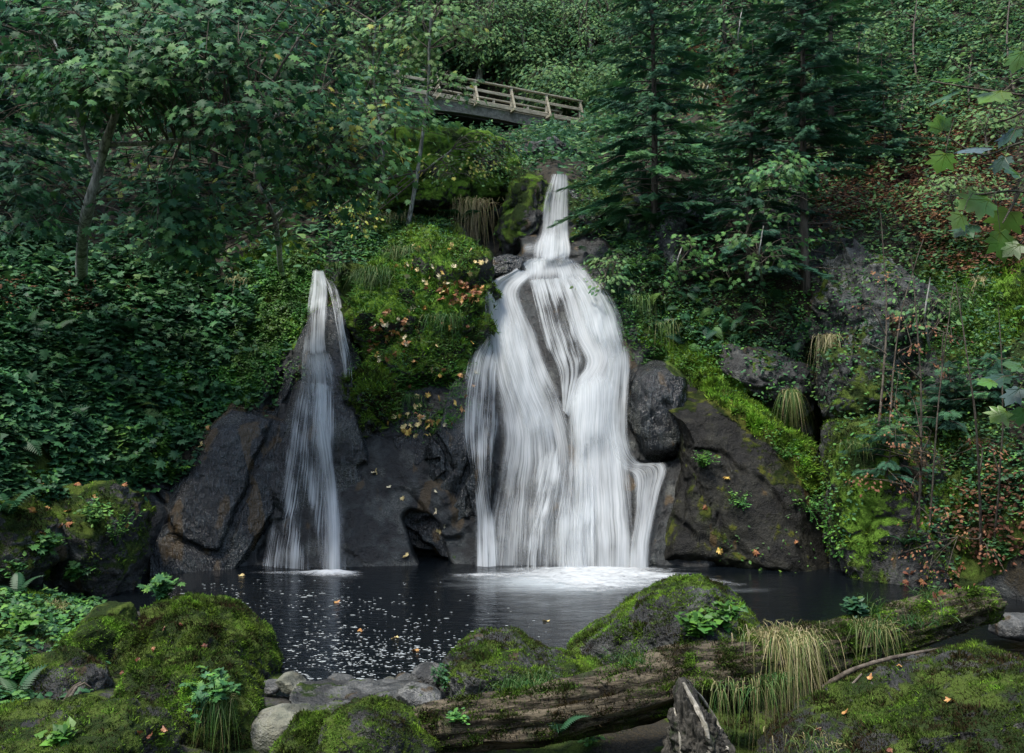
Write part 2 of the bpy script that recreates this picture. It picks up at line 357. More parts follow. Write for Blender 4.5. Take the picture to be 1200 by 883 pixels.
# wooded valley sides behind the viewer: keep the light coming from above
a = np.linspace(math.radians(150), math.radians(390), 90); r = np.linspace(0, 1, 24)
A, Rr = np.meshgrid(a, r); rad = 17+Rr*38
hz = Rr**.8*26+2.0+1.5*fbm(np.stack([np.cos(A)*5, np.sin(A)*5, Rr*4], -1), 3, 4)
HV = np.stack([np.cos(A)*rad*1.25, np.sin(A)*rad+2, hz], -1).reshape(-1, 3)
ii = (np.arange(23)[:, None]*90+np.arange(89)[None]); HF = np.stack([ii, ii+90, ii+91, ii+1], -1).reshape(-1, 4)
M['wood'] = leaf_mat('wooded_hill', [(0, (.02, .04, .018)), (1, (.04, .07, .025))], 0., .9, .1, .6)
tag(obj('hills', mesh_data('hills', HV, [HF], [M['wood']], {'tint': rng.random(len(HV))}, True)), kind='structure')

# ---------------------------------------------------------------- rocks
def icosphere(sub):
    t = (1+5**.5)/2
    V = unit(np.array([(-1, t, 0), (1, t, 0), (-1, -t, 0), (1, -t, 0), (0, -1, t), (0, 1, t), (0, -1, -t), (0, 1, -t), (t, 0, -1), (t, 0, 1), (-t, 0, -1), (-t, 0, 1)], float))
    Fc = np.array([(0, 11, 5), (0, 5, 1), (0, 1, 7), (0, 7, 10), (0, 10, 11), (1, 5, 9), (5, 11, 4), (11, 10, 2), (10, 7, 6), (7, 1, 8), (3, 9, 4), (3, 4, 2), (3, 2, 6), (3, 6, 8), (3, 8, 9), (4, 9, 5), (2, 4, 11), (6, 2, 10), (8, 6, 7), (9, 8, 1)])
    for _ in range(sub):
        e = np.sort(np.concatenate([Fc[:, [0, 1]], Fc[:, [1, 2]], Fc[:, [2, 0]]]), 1)
        u, inv = np.unique(e[:, 0]*10000000+e[:, 1], return_inverse=True)
        a_, b_ = u//10000000, u % 10000000; mid = unit(V[a_]+V[b_])
        n = len(Fc); m = inv.reshape(3, n)+len(V); V = np.concatenate([V, mid])
        Fc = np.concatenate([np.stack([Fc[:, 0], m[0], m[2]], 1), np.stack([Fc[:, 1], m[1], m[0]], 1), np.stack([Fc[:, 2], m[2], m[1]], 1), np.stack([m[0], m[1], m[2]], 1)])
    return V, Fc
ICO = {k: icosphere(k) for k in (4, 5, 6)}
def rock(name, label, cat, outline, Yc, T, mat, lean=0., sub=5, rough=.1, seed=1, box=.66, group=None, sm=1., cut=.88, moss=0., facets=4, lush=0., stain=0., yrot=0.):
    """a solid rock: silhouette given by its outline at distance Yc, real thickness T"""
    o = np.array(outline, float); c = o.mean(0); cxp, cyp = (o.min(0)+o.max(0))/2; c = (c+np.array([cxp, cyp]))/2
    O3 = Pn(o[:, 0], o[:, 1], Yc); c3 = P(c[0], c[1], Yc)
    rel = O3-c3; 
    d, Fc = ICO[sub]
    th = np.arctan2(d[:, 2], d[:, 0])
    # ray against polygon
    x0, z0 = rel[:, 0], rel[:, 2]; x1, z1 = np.roll(x0, -1), np.roll(z0, -1)
    ct, stn = np.cos(th)[:, None], np.sin(th)[:, None]
    ex, ez = x1-x0, z1-z0; den = ct*ez-stn*ex; den = np.where(abs(den) < 1e-9, 1e-9, den)
    tt = (x0*ez-z0*ex)/den; uu = (x0*stn-z0*ct)/den
    ok = (uu >= -1e-6) & (uu <= 1+1e-6) & (tt > 0); tt = np.where(ok, tt, 0).max(1)
    # soften corners
    k = np.argsort(th); ts = tt[k]; w = max(3, len(ts)//60)
    pad = np.concatenate([ts[-w:], ts, ts[:w]]); ker = np.ones(2*w+1)/(2*w+1); ts = np.convolve(pad, ker, 'valid'); tt2 = np.empty_like(tt); tt2[k] = ts
    rr = np.hypot(d[:, 0], d[:, 2])**box
    V = np.stack([ct[:, 0]*tt2*rr, np.sign(d[:, 1])*np.abs(d[:, 1])**.85*T, stn[:, 0]*tt2*rr], -1)
    size = (rel.max(0)-rel.min(0)).max()
    R = np.random.default_rng(seed)
    for _ in range(facets):
        n = unit(R.normal(size=3)*np.array([.8, 1, .8])); n[1] = -abs(n[1]); hh = V@n; lim = np.quantile(hh, R.uniform(cut, min(.96, cut+.1)))
        ex_ = np.maximum(hh-lim, 0); V = V-n*(ex_*(.8 if cut > .85 else .97))[:, None]
    V[:, 1] += lean*V[:, 2]
    nn = unit(V/np.array([1, 1, 1])); W = V+seed*7.3
    f0 = 1.6/size
    disp = rough*size*(fbm(W*f0*1.3, seed, 5)*.9+fbm(W*f0*2.6, seed+5, 5, ridged=True)*.6*sm)+.05*sm*min(size, 1.5)*fbm(W*4, seed+9, 4, .6)*(1 if facets else .1)
    if facets > 1: disp = disp+sm*rough*size*(.55*blocks(W, 2.6/size**.7, seed+70)+.22*blocks(W, 6.5/size**.7, seed+71))
    V = V+nn*disp[:, None]
    V = V+c3
    if Yc > 13:
        px, py = proj(V); V[:, 1] += .16*pmask(px, py, CRACKS, 9, 4)
    base = np.array([c3[0], c3[1]+.0, V[:, 2].min()])
    px, py = proj(V)
    me = mesh_data(name, V-base, [Fc[:, ::1]], [mat], rattr(V+seed*3.1, {'moss': moss+pmask(px, py, MOSSZ, 10, 6), 'lush': lush+pmask(px, py, LUSHZ, 10, 8), 'stain': [stain], 'soil': [0.]}, 1.3 if size < 3 else 1.), True)
    ob = obj(name, me, loc=base); tag(ob, label, cat, group)
    SOL.append((V, Fc)); ob_info[ob.name] = (ob, V, Fc, base)
    if Yc > 13: FAR.append((V, Fc))
    return ob
ob_info = {}; FAR = []
CRACKS = [('l', [(405, 470), (450, 500), (470, 560), (440, 640)], 3.5, .8), ('l', [(470, 560), (510, 540)], 3, .7), ('l', [(800, 520), (860, 540), (940, 620)], 3.5, .6), ('l', [(780, 600), (850, 640), (880, 700)], 3, .5), ('l', [(545, 560), (560, 640), (540, 690)], 3, .6), ('l', [(572, 490), (545, 560), (505, 605), (455, 650)], 5, 1.), ('l', [(425, 545), (470, 590), (520, 690)], 5, 1.), ('l', [(160, 585), (215, 640), (262, 655)], 4, 1.), ('l', [(345, 450), (300, 540), (262, 650)], 6, 1.), ('l', [(200, 480), (185, 560), (160, 640)], 4, .7),
          ('l', [(505, 510), (530, 545), (500, 575)], 4, .8), ('l', [(780, 470), (830, 590), (900, 690)], 3, .5), ('l', [(1040, 500), (1080, 600), (1130, 690)], 4, .7), ('l', [(990, 300), (1010, 380), (1000, 440)], 4, .8), ('l', [(1050, 330), (1090, 400), (1080, 440)], 4, .8), ('e', 492, 650, 18, 40, -30, 1.6), ('e', 480, 600, 14, 20, 0, .8)]
rock('rock_slab', 'huge dark smooth slab with a vivid green moss crest beside the wide waterfall', 'rock', [(788,402),(835,438),(900,482),(948,530),(975,590),(990,650),(992,705),(760,705),(764,640),(790,560),(792,500),(776,450)], 19.2, 1.6, M['dark'], lean=.25, sub=6, rough=.045, seed=3, facets=7, cut=.84, lush=.3, stain=.1, sm=.7)
rock('boulder', 'rounded black wet rock wedged between the wide waterfall and the dark slab', 'rock', [(735,412),(770,408),(800,440),(806,500),(800,548),(745,552),(733,500)], 20.4, 1.1, M['wet'], lean=.2, seed=4, rough=.06, sm=.5)
rock('rock_slab', 'steep slab with a green moss face at the water beside the dark crevice', 'rock', [(985,500),(1030,480),(1080,520),(1120,570),(1145,640),(1150,705),(985,705),(972,640),(978,560)], 17.6, 1.4, M['mossy'], lean=.3, sub=6, rough=.07, seed=5, moss=.16, lush=.05)
rock('rock_outcrop', 'tall grey lichen covered cliff face above the brown leaved sapling', 'rock', [(965,290),(1010,275),(1060,330),(1110,370),(1150,400),(1110,440),(1050,450),(985,480),(960,430),(958,350)], 20.6, 1.5, M['grey'], lean=.25, sub=6, rough=.1, seed=6, facets=6, moss=.14)
rock('rock_outcrop', 'mossy outcrop strewn with fallen leaves between the two waterfalls', 'rock', [(415,300),(470,280),(540,276),(575,300),(572,360),(548,430),(520,490),(480,512),(440,500),(425,440),(410,380)], 21.4, 1.6, M['mossier'], lean=.45, sub=6, rough=.15, seed=7, lush=.25, facets=7)
rock('boulder', 'grey wet rock with yellow leaves stuck on it at the foot of the wide waterfall', 'rock', [(498,540),(530,450),(572,400),(580,480),(578,600),(580,698),(515,700),(498,640),(488,590)], 18.9, .8, M['wet'], lean=.4, sub=6, seed=8, rough=.035, sm=.5, facets=9, cut=.8, stain=.1)
rock('boulder', 'low black wet rock with rust marks by the foot of the slender waterfall', 'rock', [(400,560),(415,470),(450,430),(520,450),(545,540),(520,610),(535,698),(430,700),(402,650)], 18.9, .9, M['wet'], lean=.4, sub=6, seed=9, rough=.05, stain=.2, sm=.6, facets=12, cut=.78)
rock('boulder', 'dark wet ledge jutting out beside the bend of the slender waterfall', 'rock', [(405,440),(440,430),(468,470),(462,505),(420,520),(402,490)], 19.6, .7, M['wet'], lean=.2, seed=10, rough=.12)
rock('rock_slab', 'rust streaked wet slab rising from the pool under the green creepers', 'rock', [(140,575),(180,490),(240,445),(300,410),(348,398),(365,450),(345,560),(310,695),(150,700)], 18.5, .9, M['wet'], lean=.5, sub=6, rough=.03, seed=11, stain=.5, facets=11, cut=.78, box=.55, sm=.35)
rock('rock_slab', 'black striated rock dome that carries the threads of the slender waterfall', 'rock', [(328,410),(350,352),(400,352),(426,410),(434,500),(430,698),(262,698),(270,630),(298,550),(322,470)], 19.2, .9, M['wet'], lean=.55, sub=6, rough=.03, seed=51, facets=8, cut=.82, box=.55, sm=.45, moss=.04)
rock('boulder', 'big overhanging boulder under a carpet of yellowing bushes below the footbridge', 'rock', [(395,205),(440,170),(520,158),(590,165),(612,195),(600,225),(560,240),(520,262),(450,265),(405,245)], 27.5, 2.2, M['mossier'], lean=.2, sub=6, rough=.07, seed=12, moss=.2, lush=.45, facets=5)
rock('boulder', 'round topped mossy rock beside the head of the small upper fall', 'rock', [(598,200),(625,192),(648,205),(640,250),(628,300),(590,305),(585,270),(602,240)], 26, 1.1, M['mossy'], lean=.1, seed=13, moss=.38, lush=.2)
rock('boulder', 'flat grey boulder lodged in the stream bed straight under the footbridge', 'rock', [(615,172),(650,165),(680,178),(690,192),(640,196),(612,192)], 31, 1., M['grey'], lean=.1, seed=14)
rock('boulder', 'dark wet rock shoulder flanking the small upper fall', 'rock', [(664,215),(690,232),(702,270),(728,300),(716,318),(672,312),(664,270)], 25.6, .9, M['wet'], lean=.2, seed=15, rough=.12, moss=.1)
rock('boulder', 'dark flat rock ledge at the lip of the wide waterfall', 'rock', [(556,312),(585,300),(625,302),(622,322),(600,330),(560,330)], 23.2, .7, M['wet'], lean=.3, seed=16, rough=.08, moss=.2)
rock('boulder', 'craggy rock with white lichen under the spruce boughs', 'rock', [(770,250),(800,262),(812,300),(800,345),(770,330),(758,290)], 23.4, .8, M['grey'], lean=.2, seed=17, rough=.13)
rock('rock_outcrop', 'rough brown ledge overhung by roots above the vivid moss crest', 'rock', [(845,400),(900,412),(955,420),(960,470),(930,490),(880,462),(848,440)], 20.6, .8, M['mossy'], lean=.1, seed=18, rough=.12, moss=-.05)
rock('boulder', 'moss capped knob below the cliff face beside the crevice', 'rock', [(970,410),(1010,405),(1040,430),(1035,470),(1000,500),(968,490)], 19.2, .9, M['mossy'], lean=.2, seed=19, moss=.2)
# near boulders
rock('boulder', 'broad dome shaped boulder thick with moss, rear one of the big mossy pair', 'rock', [(160,735),(178,712),(230,706),(275,718),(303,745),(319,785),(308,850),(180,860),(125,830),(130,775)], 11.2, .9, M['mossier'], sub=6, rough=.05, seed=21, box=.6)
rock('boulder', 'shaggy moss covered boulder with a leafy plant hanging down its front', 'rock', [(138,815),(160,782),(210,770),(265,780),(300,812),(306,870),(290,930),(170,940),(133,880)], 9.0, .7, M['mossier'], sub=6, rough=.06, seed=22, box=.6)
rock('boulder', 'yellow green mossy rock tucked behind the big mossy pair', 'rock', [(60,765),(88,738),(125,724),(148,738),(152,775),(135,812),(80,815),(60,790)], 11.2, .6, M['mossier'], seed=23, rough=.06, lush=.4)
rock('boulder', 'dark half bare rock crouched in shade beside the mossy pair', 'rock', [(20,800),(35,775),(70,768),(110,790),(125,830),(110,860),(40,858),(18,835)], 9.9, .6, M['mossy'], seed=24, rough=.07)
rock('boulder', 'low wide mossy rock cut off by the lower edge near dead twigs', 'rock', [(-60,850),(0,836),(80,836),(150,842),(190,862),(212,900),(180,960),(-60,960)], 7.6, .7, M['mossier'], sub=6, seed=25, rough=.06, moss=-.15)
rock('stone', 'smooth pale egg shaped stone among the shore rocks', 'stone', [(294,852),(300,838),(325,830),(358,832),(374,845),(362,868),(330,882),(302,880),(292,868)], 8.9, .32, M['pale'], seed=26, rough=.012, facets=0, box=.6)
rock('boulder', 'green and grey mottled boulder rising at the lower edge before the flat slab', 'rock', [(368,870),(400,835),(435,826),(470,838),(510,870),(545,930),(360,940)], 7.9, .6, M['mossier'], sub=6, seed=27, rough=.05, moss=-.2)
rock('boulder', 'small moss cushioned stone beside the pale egg shaped stone', 'rock', [(318,880),(345,848),(380,842),(400,870),(395,920),(320,930)], 8.2, .4, M['mossier'], seed=28, rough=.06)
rock('rock_slab', 'flat cracked grey slab along the near shore of the pool', 'rock', [(305,828),(340,814),(420,811),(500,812),(520,822),(500,842),(440,848),(330,846),(300,840)], 9.6, .7, M['slab'], seed=29, rough=.05, box=.6, moss=.18, sub=6)
rock('boulder', 'low rock with a bare top and mossy sides behind the rotting log', 'rock', [(520,800),(528,768),(560,752),(610,755),(650,775),(720,790),(740,830),(640,860),(540,850)], 10.0, .8, M['mossy'], sub=6, seed=30, rough=.06, moss=-.02)
rock('boulder', 'wedge shaped grey boulder with a bright moss ridge at the pool edge', 'rock', [(652,770),(700,742),(760,705),(810,686),(860,692),(895,715),(905,760),(880,800),(700,800)], 10.8, 1.0, M['mossy'], sub=6, seed=31, rough=.04, moss=-.05, box=.7, lush=.2)
rock('boulder', 'massive shaded mossy boulder with pale bare patches under the log end', 'rock', [(900,910),(940,862),(1000,828),(1080,802),(1160,782),(1240,780),(1300,830),(1280,980),(880,980)], 7.8, 1.1, M['mossier'], sub=6, seed=32, rough=.06, moss=-.28, box=.65)
rock('stone', 'smooth grey stone at the water where the log ends', 'stone', [(1162,730),(1180,720),(1212,722),(1225,740),(1200,750),(1165,745)], 12.4, .3, M['slab'], sub=4, seed=33, rough=.03, facets=1)
rock('boulder', 'moss softened rock at the waterline under hanging leafy stems', 'rock', [(25,600),(80,570),(140,568),(165,600),(166,650),(150,700),(60,700),(20,660)], 16.0, .9, M['mossy'], sub=5, seed=34, rough=.08, moss=.2)
rock('boulder', 'dark mossy block in the plants above the dried grass hummock', 'rock', [(-40,610),(20,580),(60,620),(70,670),(0,690),(-50,670)], 14.6, .8, M['mossy'], seed=35, rough=.09, moss=.1)
rock('boulder', 'low mossy rock nudging the pool between bank and mossy pair', 'rock', [(95,722),(120,708),(150,710),(160,735),(130,748),(98,742)], 12.6, .4, M['mossier'], seed=36, rough=.06)
for i, (cx0, cy0, w0, h0, lb) in enumerate([(340, 802, 15, 8, 'small rounded stone nearest the mossy pair in the row at the shore'), (398, 800, 13, 6, 'flat pale stone lying in the middle of the row at the shore'),
        (362, 806, 9, 5, 'little brown stone in the gap before the flat pale stone'), (455, 802, 9, 5, 'little rounded stone beside the three larger stones at the shore'), (474, 800, 12, 6, 'mid sized rounded stone in the row at the shore'),
        (502, 794, 17, 11, 'largest rounded grey stone in the row at the shore'), (415, 805, 8, 4, 'small tan stone by the flat pale stone at the shore'), (490, 817, 20, 9, 'rounded grey stone resting on the flat cracked slab'), (318, 806, 10, 7, 'angular pale stone touching the mossy pair at the waterline')]):
    an = np.linspace(0, 2*math.pi, 12, endpoint=False); rj = 1+.12*np.sin(an*2+i)+.08*np.sin(an*3+i*2)
    rock('stone', lb, 'stone', list(zip(cx0+np.cos(an)*w0*rj*1.2, cy0-1+np.sin(an)*h0*rj*1.25)), 10.3 if cy0 < 812 else 9.3, .15*w0/12, M['slab'] if i % 3 else M['pale'], sub=4, seed=40+i, rough=.03, facets=2, group='stones along the near shore')

rock('tree_stump', 'splintered grey stump end with bare wood leaning under the log', 'stump', [(795,810),(808,798),(825,830),(850,862),(862,900),(858,960),(785,960),(783,880)], 7.9, .3, bark_mat('stump_wood', (.010, .010, .008), (.075, .07, .058), (.028, .042, .014), 1.4, (1., 1., .10), .05), sub=6, seed=50, rough=.05, facets=8, sm=2.)
# ---------------------------------------------------------------- solid surface queries
VV = []; FF = []; n0 = 0
for v, f in SOL:
    VV.append(v); f4 = f if f.shape[1] == 3 else np.concatenate([f[:, [0, 1, 2]], f[:, [0, 2, 3]]])
    FF.append(f4+n0); n0 += len(v)
VV = np.concatenate(VV); FF = np.concatenate(FF)
BVH = BVHTree.FromPolygons(VV.tolist(), FF.tolist(), all_triangles=True)
CAMP = Vector((0, 0, CAM_H))
def hit(px, py):
    d = Vector(((px-CX)/F_PX, 1, -(py-CY)/F_PX)).normalized()
    l, n, i, ds = BVH.ray_cast(CAMP, d)
    if l is None: return None, None
    if n.dot(d) > 0: n = -n
    return np.array(l), np.array(n)
# ---------------------------------------------------------------- pool
b = NT('pool_water'); co = b.co()
m1 = b.mapped(co, (.8, 2.2, 1.)); r1 = b.noise(m1, 3.2, 4, .55, .6); r2 = b.noise(m1, 11, 3, .5)
hh = b.math('ADD', b.math('MULTIPLY', r1, .03), b.math('MULTIPLY', r2, .007))
bp = b.n('Bump', {'Strength': .55, 'Distance': 1., 'Height': hh})
milk = b.ramp(b.math('ADD', b.attr('foam'), b.math('MULTIPLY', b.math('SUBTRACT', b.noise(m1, 1.6, 4, .6, 1.), .5), .5)), .15, 1.)
wc = b.mix(milk, (.003, .0045, .006), (.42, .47, .49))
pr = b.n('BsdfPrincipled', {'Base Color': wc, 'Roughness': b.ramp(milk, 0, 1, .12, .4), 'IOR': 1.33, 'Normal': bp.outputs[0], 'Specular IOR Level': .6})
b.t.links.new(pr.outputs[0], b.out.inputs[0]); M['pool'] = b.m
wx = np.linspace(-16, 20, 240); wy = np.linspace(8.5, 21, 110); X, Y_ = np.meshgrid(wx, wy)
ppx, ppy = proj(np.stack([X, Y_, 0*X], -1))
foam = pmask(ppx, ppy, [], 6, 3)
foam = .7*np.exp(-((ppx-680)/130)**2-((ppy-680)/13)**2)+.35*np.exp(-((ppx-400)/40)**2-((ppy-676)/5)**2)+.3*np.exp(-((ppx-650)/110)**2-((ppy-705)/34)**2)+.3*np.exp(-((ppx-860)/60)**2-((ppy-692)/4)**2)
ii = (np.arange(109)[:, None]*240+np.arange(239)[None])
me = mesh_data('water', np.stack([X, Y_, 0*X], -1).reshape(-1, 3), [np.stack([ii, ii+1, ii+241, ii+240], -1).reshape(-1, 4)], [M['pool']], {'foam': foam.ravel()}, True)
tag(obj('water', me), kind='structure')

# foam flecks drifting on the pool
Rf = np.random.default_rng(11)
fl = Bag(); N = 0
while N < 1150:
    px = Rf.uniform(190, 760); py = Rf.uniform(680, 812)
    dens = math.exp(-((px-440)/115)**2-((py-775)/42)**2)+.35*math.exp(-((px-330)/110)**2-((py-700)/22)**2)
    cl = float(pnoise(np.array([px/26., py/9., 0]), 4))
    if Rf.random() > dens*(.35+2.2*max(cl, 0)): continue
    Y = 3.8*F_PX/(py-CY); c = P(px, py, Y); L = Rf.uniform(.012, .042)*(1.5 if Rf.random() < .06 else .7); W = L*Rf.uniform(.35, .6)
    k = 9; an = np.arange(k)/k*2*math.pi; rr = Rf.uniform(.7, 1.2, k); ro = Rf.normal(0, .25)
    ex = np.cos(an)*L*rr; ey = np.sin(an)*W*rr
    V = np.stack([c[0]+ex*math.cos(ro)-ey*math.sin(ro), c[1]+ex*math.sin(ro)+ey*math.cos(ro), 0*an+.005], -1)
    V = np.concatenate([V, [[c[0], c[1], .010]]]); fl.add(V, np.stack([np.arange(k), (np.arange(k)+1) % k, np.full(k, k)], -1)); N += 1
b = NT('foam_flecks'); pr = b.n('BsdfPrincipled', {'Base Color': (.30, .33, .33), 'Roughness': .6}); tr = b.n('BsdfTransparent')
mx = b.n('MixShader', {0: b.ramp(b.noise(b.co(), 40, 3), .3, .6, .35, 1.), 1: tr.outputs[0], 2: pr.outputs[0]}); b.t.links.new(mx.outputs[0], b.out.inputs[0]); M['fleck'] = b.m
tag(fl.make('foam', M['fleck']), 'scattered white foam flecks drifting on the dark pool', 'foam', kind='stuff')

# ---------------------------------------------------------------- falling water
def fall_mat(name, lo, hi, sx, col=(.70, .735, .75)):
    b = NT(name); uv = b.n('UVMap').outputs[0]
    w = b.n('TexNoise', {'Vector': b.mapped(uv, (1.5, 1.5, 1.)), 'Scale': 1.2, 'Detail': 2.}).outputs[1]
    uvw = b.mix(.05, uv, w)
    s1 = b.noise(b.mapped(uvw, (sx, .22, 1.)), 1., 5, .62); s2 = b.noise(b.mapped(uvw, (sx*3.6, .5, 1.)), 1., 4, .6); s3 = b.noise(b.mapped(uv, (.9, .7, 1.)), 1., 3, .5)
    s = b.math('ADD', b.math('MULTIPLY', s1, .55), b.math('MULTIPLY', s2, .45))
    s = b.math('ADD', s, b.math('MULTIPLY', b.math('SUBTRACT', s3, .5), .42))
    a = b.math('ADD', s, b.math('MULTIPLY', b.math('SUBTRACT', b.attr('dens'), .5), 1.1))
    eg = b.attr('edge'); a = b.math('SUBTRACT', a, b.math('MULTIPLY', b.math('SUBTRACT', 1., eg), .5))
    al = b.ramp(a, lo, hi); al = b.math('MULTIPLY', al, b.ramp(eg, 0., .25), clamp=True)
    bp = b.n('Bump', {'Strength': .35, 'Distance': .08, 'Height': s})
    cc = b.mix(b.ramp(s2, .4, .62), (.60, .65, .67), col)
    df = b.n('BsdfPrincipled', {'Base Color': cc, 'Roughness': .7, 'Normal': bp.outputs[0], 'Specular IOR Level': .2})
    tl = b.n('BsdfTranslucent', {'Color': cc}); m0 = b.n('MixShader', {0: .45, 1: df.outputs[0], 2: tl.outputs[0]})
    tr = b.n('BsdfTransparent'); mx = b.n('MixShader', {0: al, 1: tr.outputs[0], 2: m0.outputs[0]})
    b.t.links.new(mx.outputs[0], b.out.inputs[0]); return b.m
M['fall'] = fall_mat('white_water', .34, 1.02, 15.); M['fallthin'] = fall_mat('thin_water', .44, .76, 20.)
def ribbon(parent, name, L, R, dens, mat, off=.1, seed=0, nu=26, nv=90, endfade=(.04, .0), efw=.22, bulge=.12):
    """L,R: pixel polylines of the stream's two edges; dropped on the rock, lifted off by its own thickness"""
    L = smooth_path([(x, y, 0) for x, y in L], nv)[:, :2]; R = smooth_path([(x, y, 0) for x, y in R], nv)[:, :2]
    u = np.linspace(0, 1, nu); PX = L[:, None, 0]*(1-u)+R[:, None, 0]*u; PY = L[:, None, 1]*(1-u)+R[:, None, 1]*u
    Dd = np.empty(PX.shape)
    for i in range(nv):
        for j in range(nu):
            h, n = hit(PX[i, j], min(PY[i, j], 712)); Dd[i, j] = h[1]
    # water bridges hollows and joins ledges: smooth depth along and across
    for _ in range(14):
        Dp = np.pad(Dd, ((2, 2), (1, 1)), 'edge'); S = (Dp[0:-4, 1:-1]+Dp[1:-3, 1:-1]+2*Dp[2:-2, 1:-1]+Dp[3:-1, 1:-1]+Dp[4:, 1:-1]+Dp[2:-2, :-2]+Dp[2:-2, 2:])/8
        Dd = np.minimum(S, Dd+.05)
    Dd = Dd-off-bulge*(1-(2*u-1)**2)[None]-.05*fbm(np.stack([PX/14., PY/60., 0*PX], -1), seed, 3)
    V = Pn(PX, PY, Dd)
    lv = np.concatenate([[0], np.cumsum(np.linalg.norm(np.diff(V[:, nu//2], axis=0), axis=-1))])
    wu = np.linalg.norm(V[:, -1]-V[:, 0], axis=-1).mean()
    UV = np.stack([np.broadcast_to(u*wu, PX.shape)+seed*3.7, np.broadcast_to(-lv[:, None], PX.shape)+seed*1.3], -1)
    t = np.linspace(0, 1, nv)[:, None]
    e = sstep(0, efw, u)*sstep(0, efw, 1-u); e = e[None]*(sstep(0, endfade[0], t) if endfade[0] else 1)*(sstep(0, endfade[1], 1-t) if endfade[1] else 1)
    dn = np.interp(t[:, 0], np.linspace(0, 1, len(dens)), dens)[:, None] if not np.isscalar(dens) else dens
    dn = dn+.25*fbm(np.stack([PX/16., PY/90., 0*PX+seed], -1), seed+2, 3)
    ii = (np.arange(nv-1)[:, None]*nu+np.arange(nu-1)[None]); Fq = np.stack([ii, ii+nu, ii+nu+1, ii+1], -1).reshape(-1, 4)
    base = np.array(parent.location)
    me = mesh_data(name, V.reshape(-1, 3)-base, [Fq], [mat], {'dens': np.broadcast_to(dn, PX.shape).ravel(), 'edge': np.broadcast_to(e, PX.shape).ravel()}, True, uv=UV.reshape(-1, 2))
    return obj(name, me, parent)
W1 = empty('waterfall', P(660, 672, 17.6), 'wide silky white waterfall fanning out over dark rock into the pool', 'waterfall')
A = lambda n, L, R, d, m='fall', **k: ribbon(W1, n, L, R, d, M[m], **k)
A('stream', [(618,302),(600,316),(572,332),(564,356),(565,400),(568,440),(578,480),(580,520),(568,570),(556,620),(552,674)], [(662,300),(634,318),(612,345),(632,392),(646,426),(664,462),(680,505),(692,560),(702,620),(704,674)], [.7,.84,.86,.8,.76,.72,.66,.6,.56], seed=1, nu=40)
A('stream', [(630,302),(642,316),(655,341),(668,392),(684,426),(668,450),(662,484),(662,530),(660,580),(660,630),(662,674)], [(672,302),(694,318),(712,345),(728,380),(736,412),(732,450),(728,490),(740,530),(748,580),(752,630),(752,674)], [.64,.7,.84,.88,.86,.86,.8,.78,.78], seed=2, nu=40, off=.16)
A('stream', [(704,404),(708,430),(702,470),(704,510),(718,545),(736,562),(740,600),(736,640),(734,674)], [(740,402),(742,430),(740,480),(742,520),(754,541),(786,542),(776,580),(766,625),(764,674)], [.8,.72,.58,.62,.7,.7,.72], seed=3, off=.2, endfade=(.12, 0))
A('spray_veil', [(572,386),(546,412),(532,465),(534,520),(546,560),(550,600),(550,674)], [(598,386),(592,430),(594,490),(588,540),(584,580),(590,620),(594,674)], [.62,.62,.56,.54,.6,.66], 'fallthin', seed=4, off=.12, efw=.3, endfade=(.12, 0), nu=30)
A('spray_veil', [(612,326),(620,366),(630,406),(646,440),(658,480)], [(672,322),(690,370),(704,410),(700,430),(668,490)], [.68,.56,.53,.56,.64], 'fallthin', seed=5, off=.08)
A('stream', [(628,470),(624,520),(610,570),(590,620),(582,674)], [(690,470),(710,520),(720,570),(726,620),(730,674)], [.56,.58,.55,.5,.52], 'fallthin', seed=6, off=.34, endfade=(.4, 0))
A('stream', [(650,316),(664,336),(676,362),(684,392),(694,412)], [(684,308),(710,330),(728,362),(738,395),(736,420)], [.6,.76,.8,.85], seed=8, off=.34, endfade=(.3, .3), efw=.3)
A('stream', [(664,440),(662,480),(660,520),(664,560)], [(716,420),(724,450),(722,500),(720,560)], [.6,.85,.8,.6], seed=10, off=.36, endfade=(.3, .4), efw=.4)
A('stream', [(574,350),(574,400),(586,450),(600,500),(604,560)], [(612,350),(624,400),(640,450),(660,500),(664,560)], [.6,.8,.8,.7,.6], seed=11, off=.3, endfade=(.25, .4), efw=.4)
A('stream', [(640,560),(640,600),(640,640),(640,674)], [(690,560),(700,600),(700,640),(706,674)], .7, seed=9, off=.4, endfade=(.5, 0), efw=.4)
A('stream', [(610,300),(604,318),(592,345)], [(680,300),(700,322),(716,350)], [.66,.74,.6], seed=12, off=.22, endfade=(.2, .55), efw=.25, nv=40, nu=34)
W2 = empty('waterfall', P(380, 672, 17.3), 'slender waterfall trickling in threads down the black rock', 'waterfall')
A = lambda n, L, R, d, m='fallthin', **k: ribbon(W2, n, L, R, d, M[m], **k)
A('stream', [(365,313),(359,340),(353,380),(348,424)], [(380,313),(388,340),(387,380),(392,424)], [.7,.64,.58,.58], seed=21, off=.24, endfade=(.12, .15), efw=.2)
A('stream', [(372,314),(384,345),(393,385),(396,412),(400,432),(400,448),(398,464)], [(384,314),(400,345),(405,385),(412,412),(415,436),(416,450),(414,466)], [.75,.66,.6,.6,.62,.62], seed=22, off=.24, nu=16, efw=.2, endfade=(.16, .35))
A('stream', [(350,404),(344,440),(346,480),(356,520),(364,560),(368,610),(364,674)], [(390,404),(406,440),(408,480),(404,520),(408,560),(412,610),(418,674)], [.74,.58,.50,.47,.5,.54,.56], 'fall', seed=23, off=.14, nu=32, endfade=(.10, 0), efw=.35)
A('stream', [(352,412),(350,430),(352,450)], [(388,412),(392,430),(392,450)], .7, 'fall', seed=25, off=.3, nv=24, nu=16, endfade=(.3, .5), efw=.45)
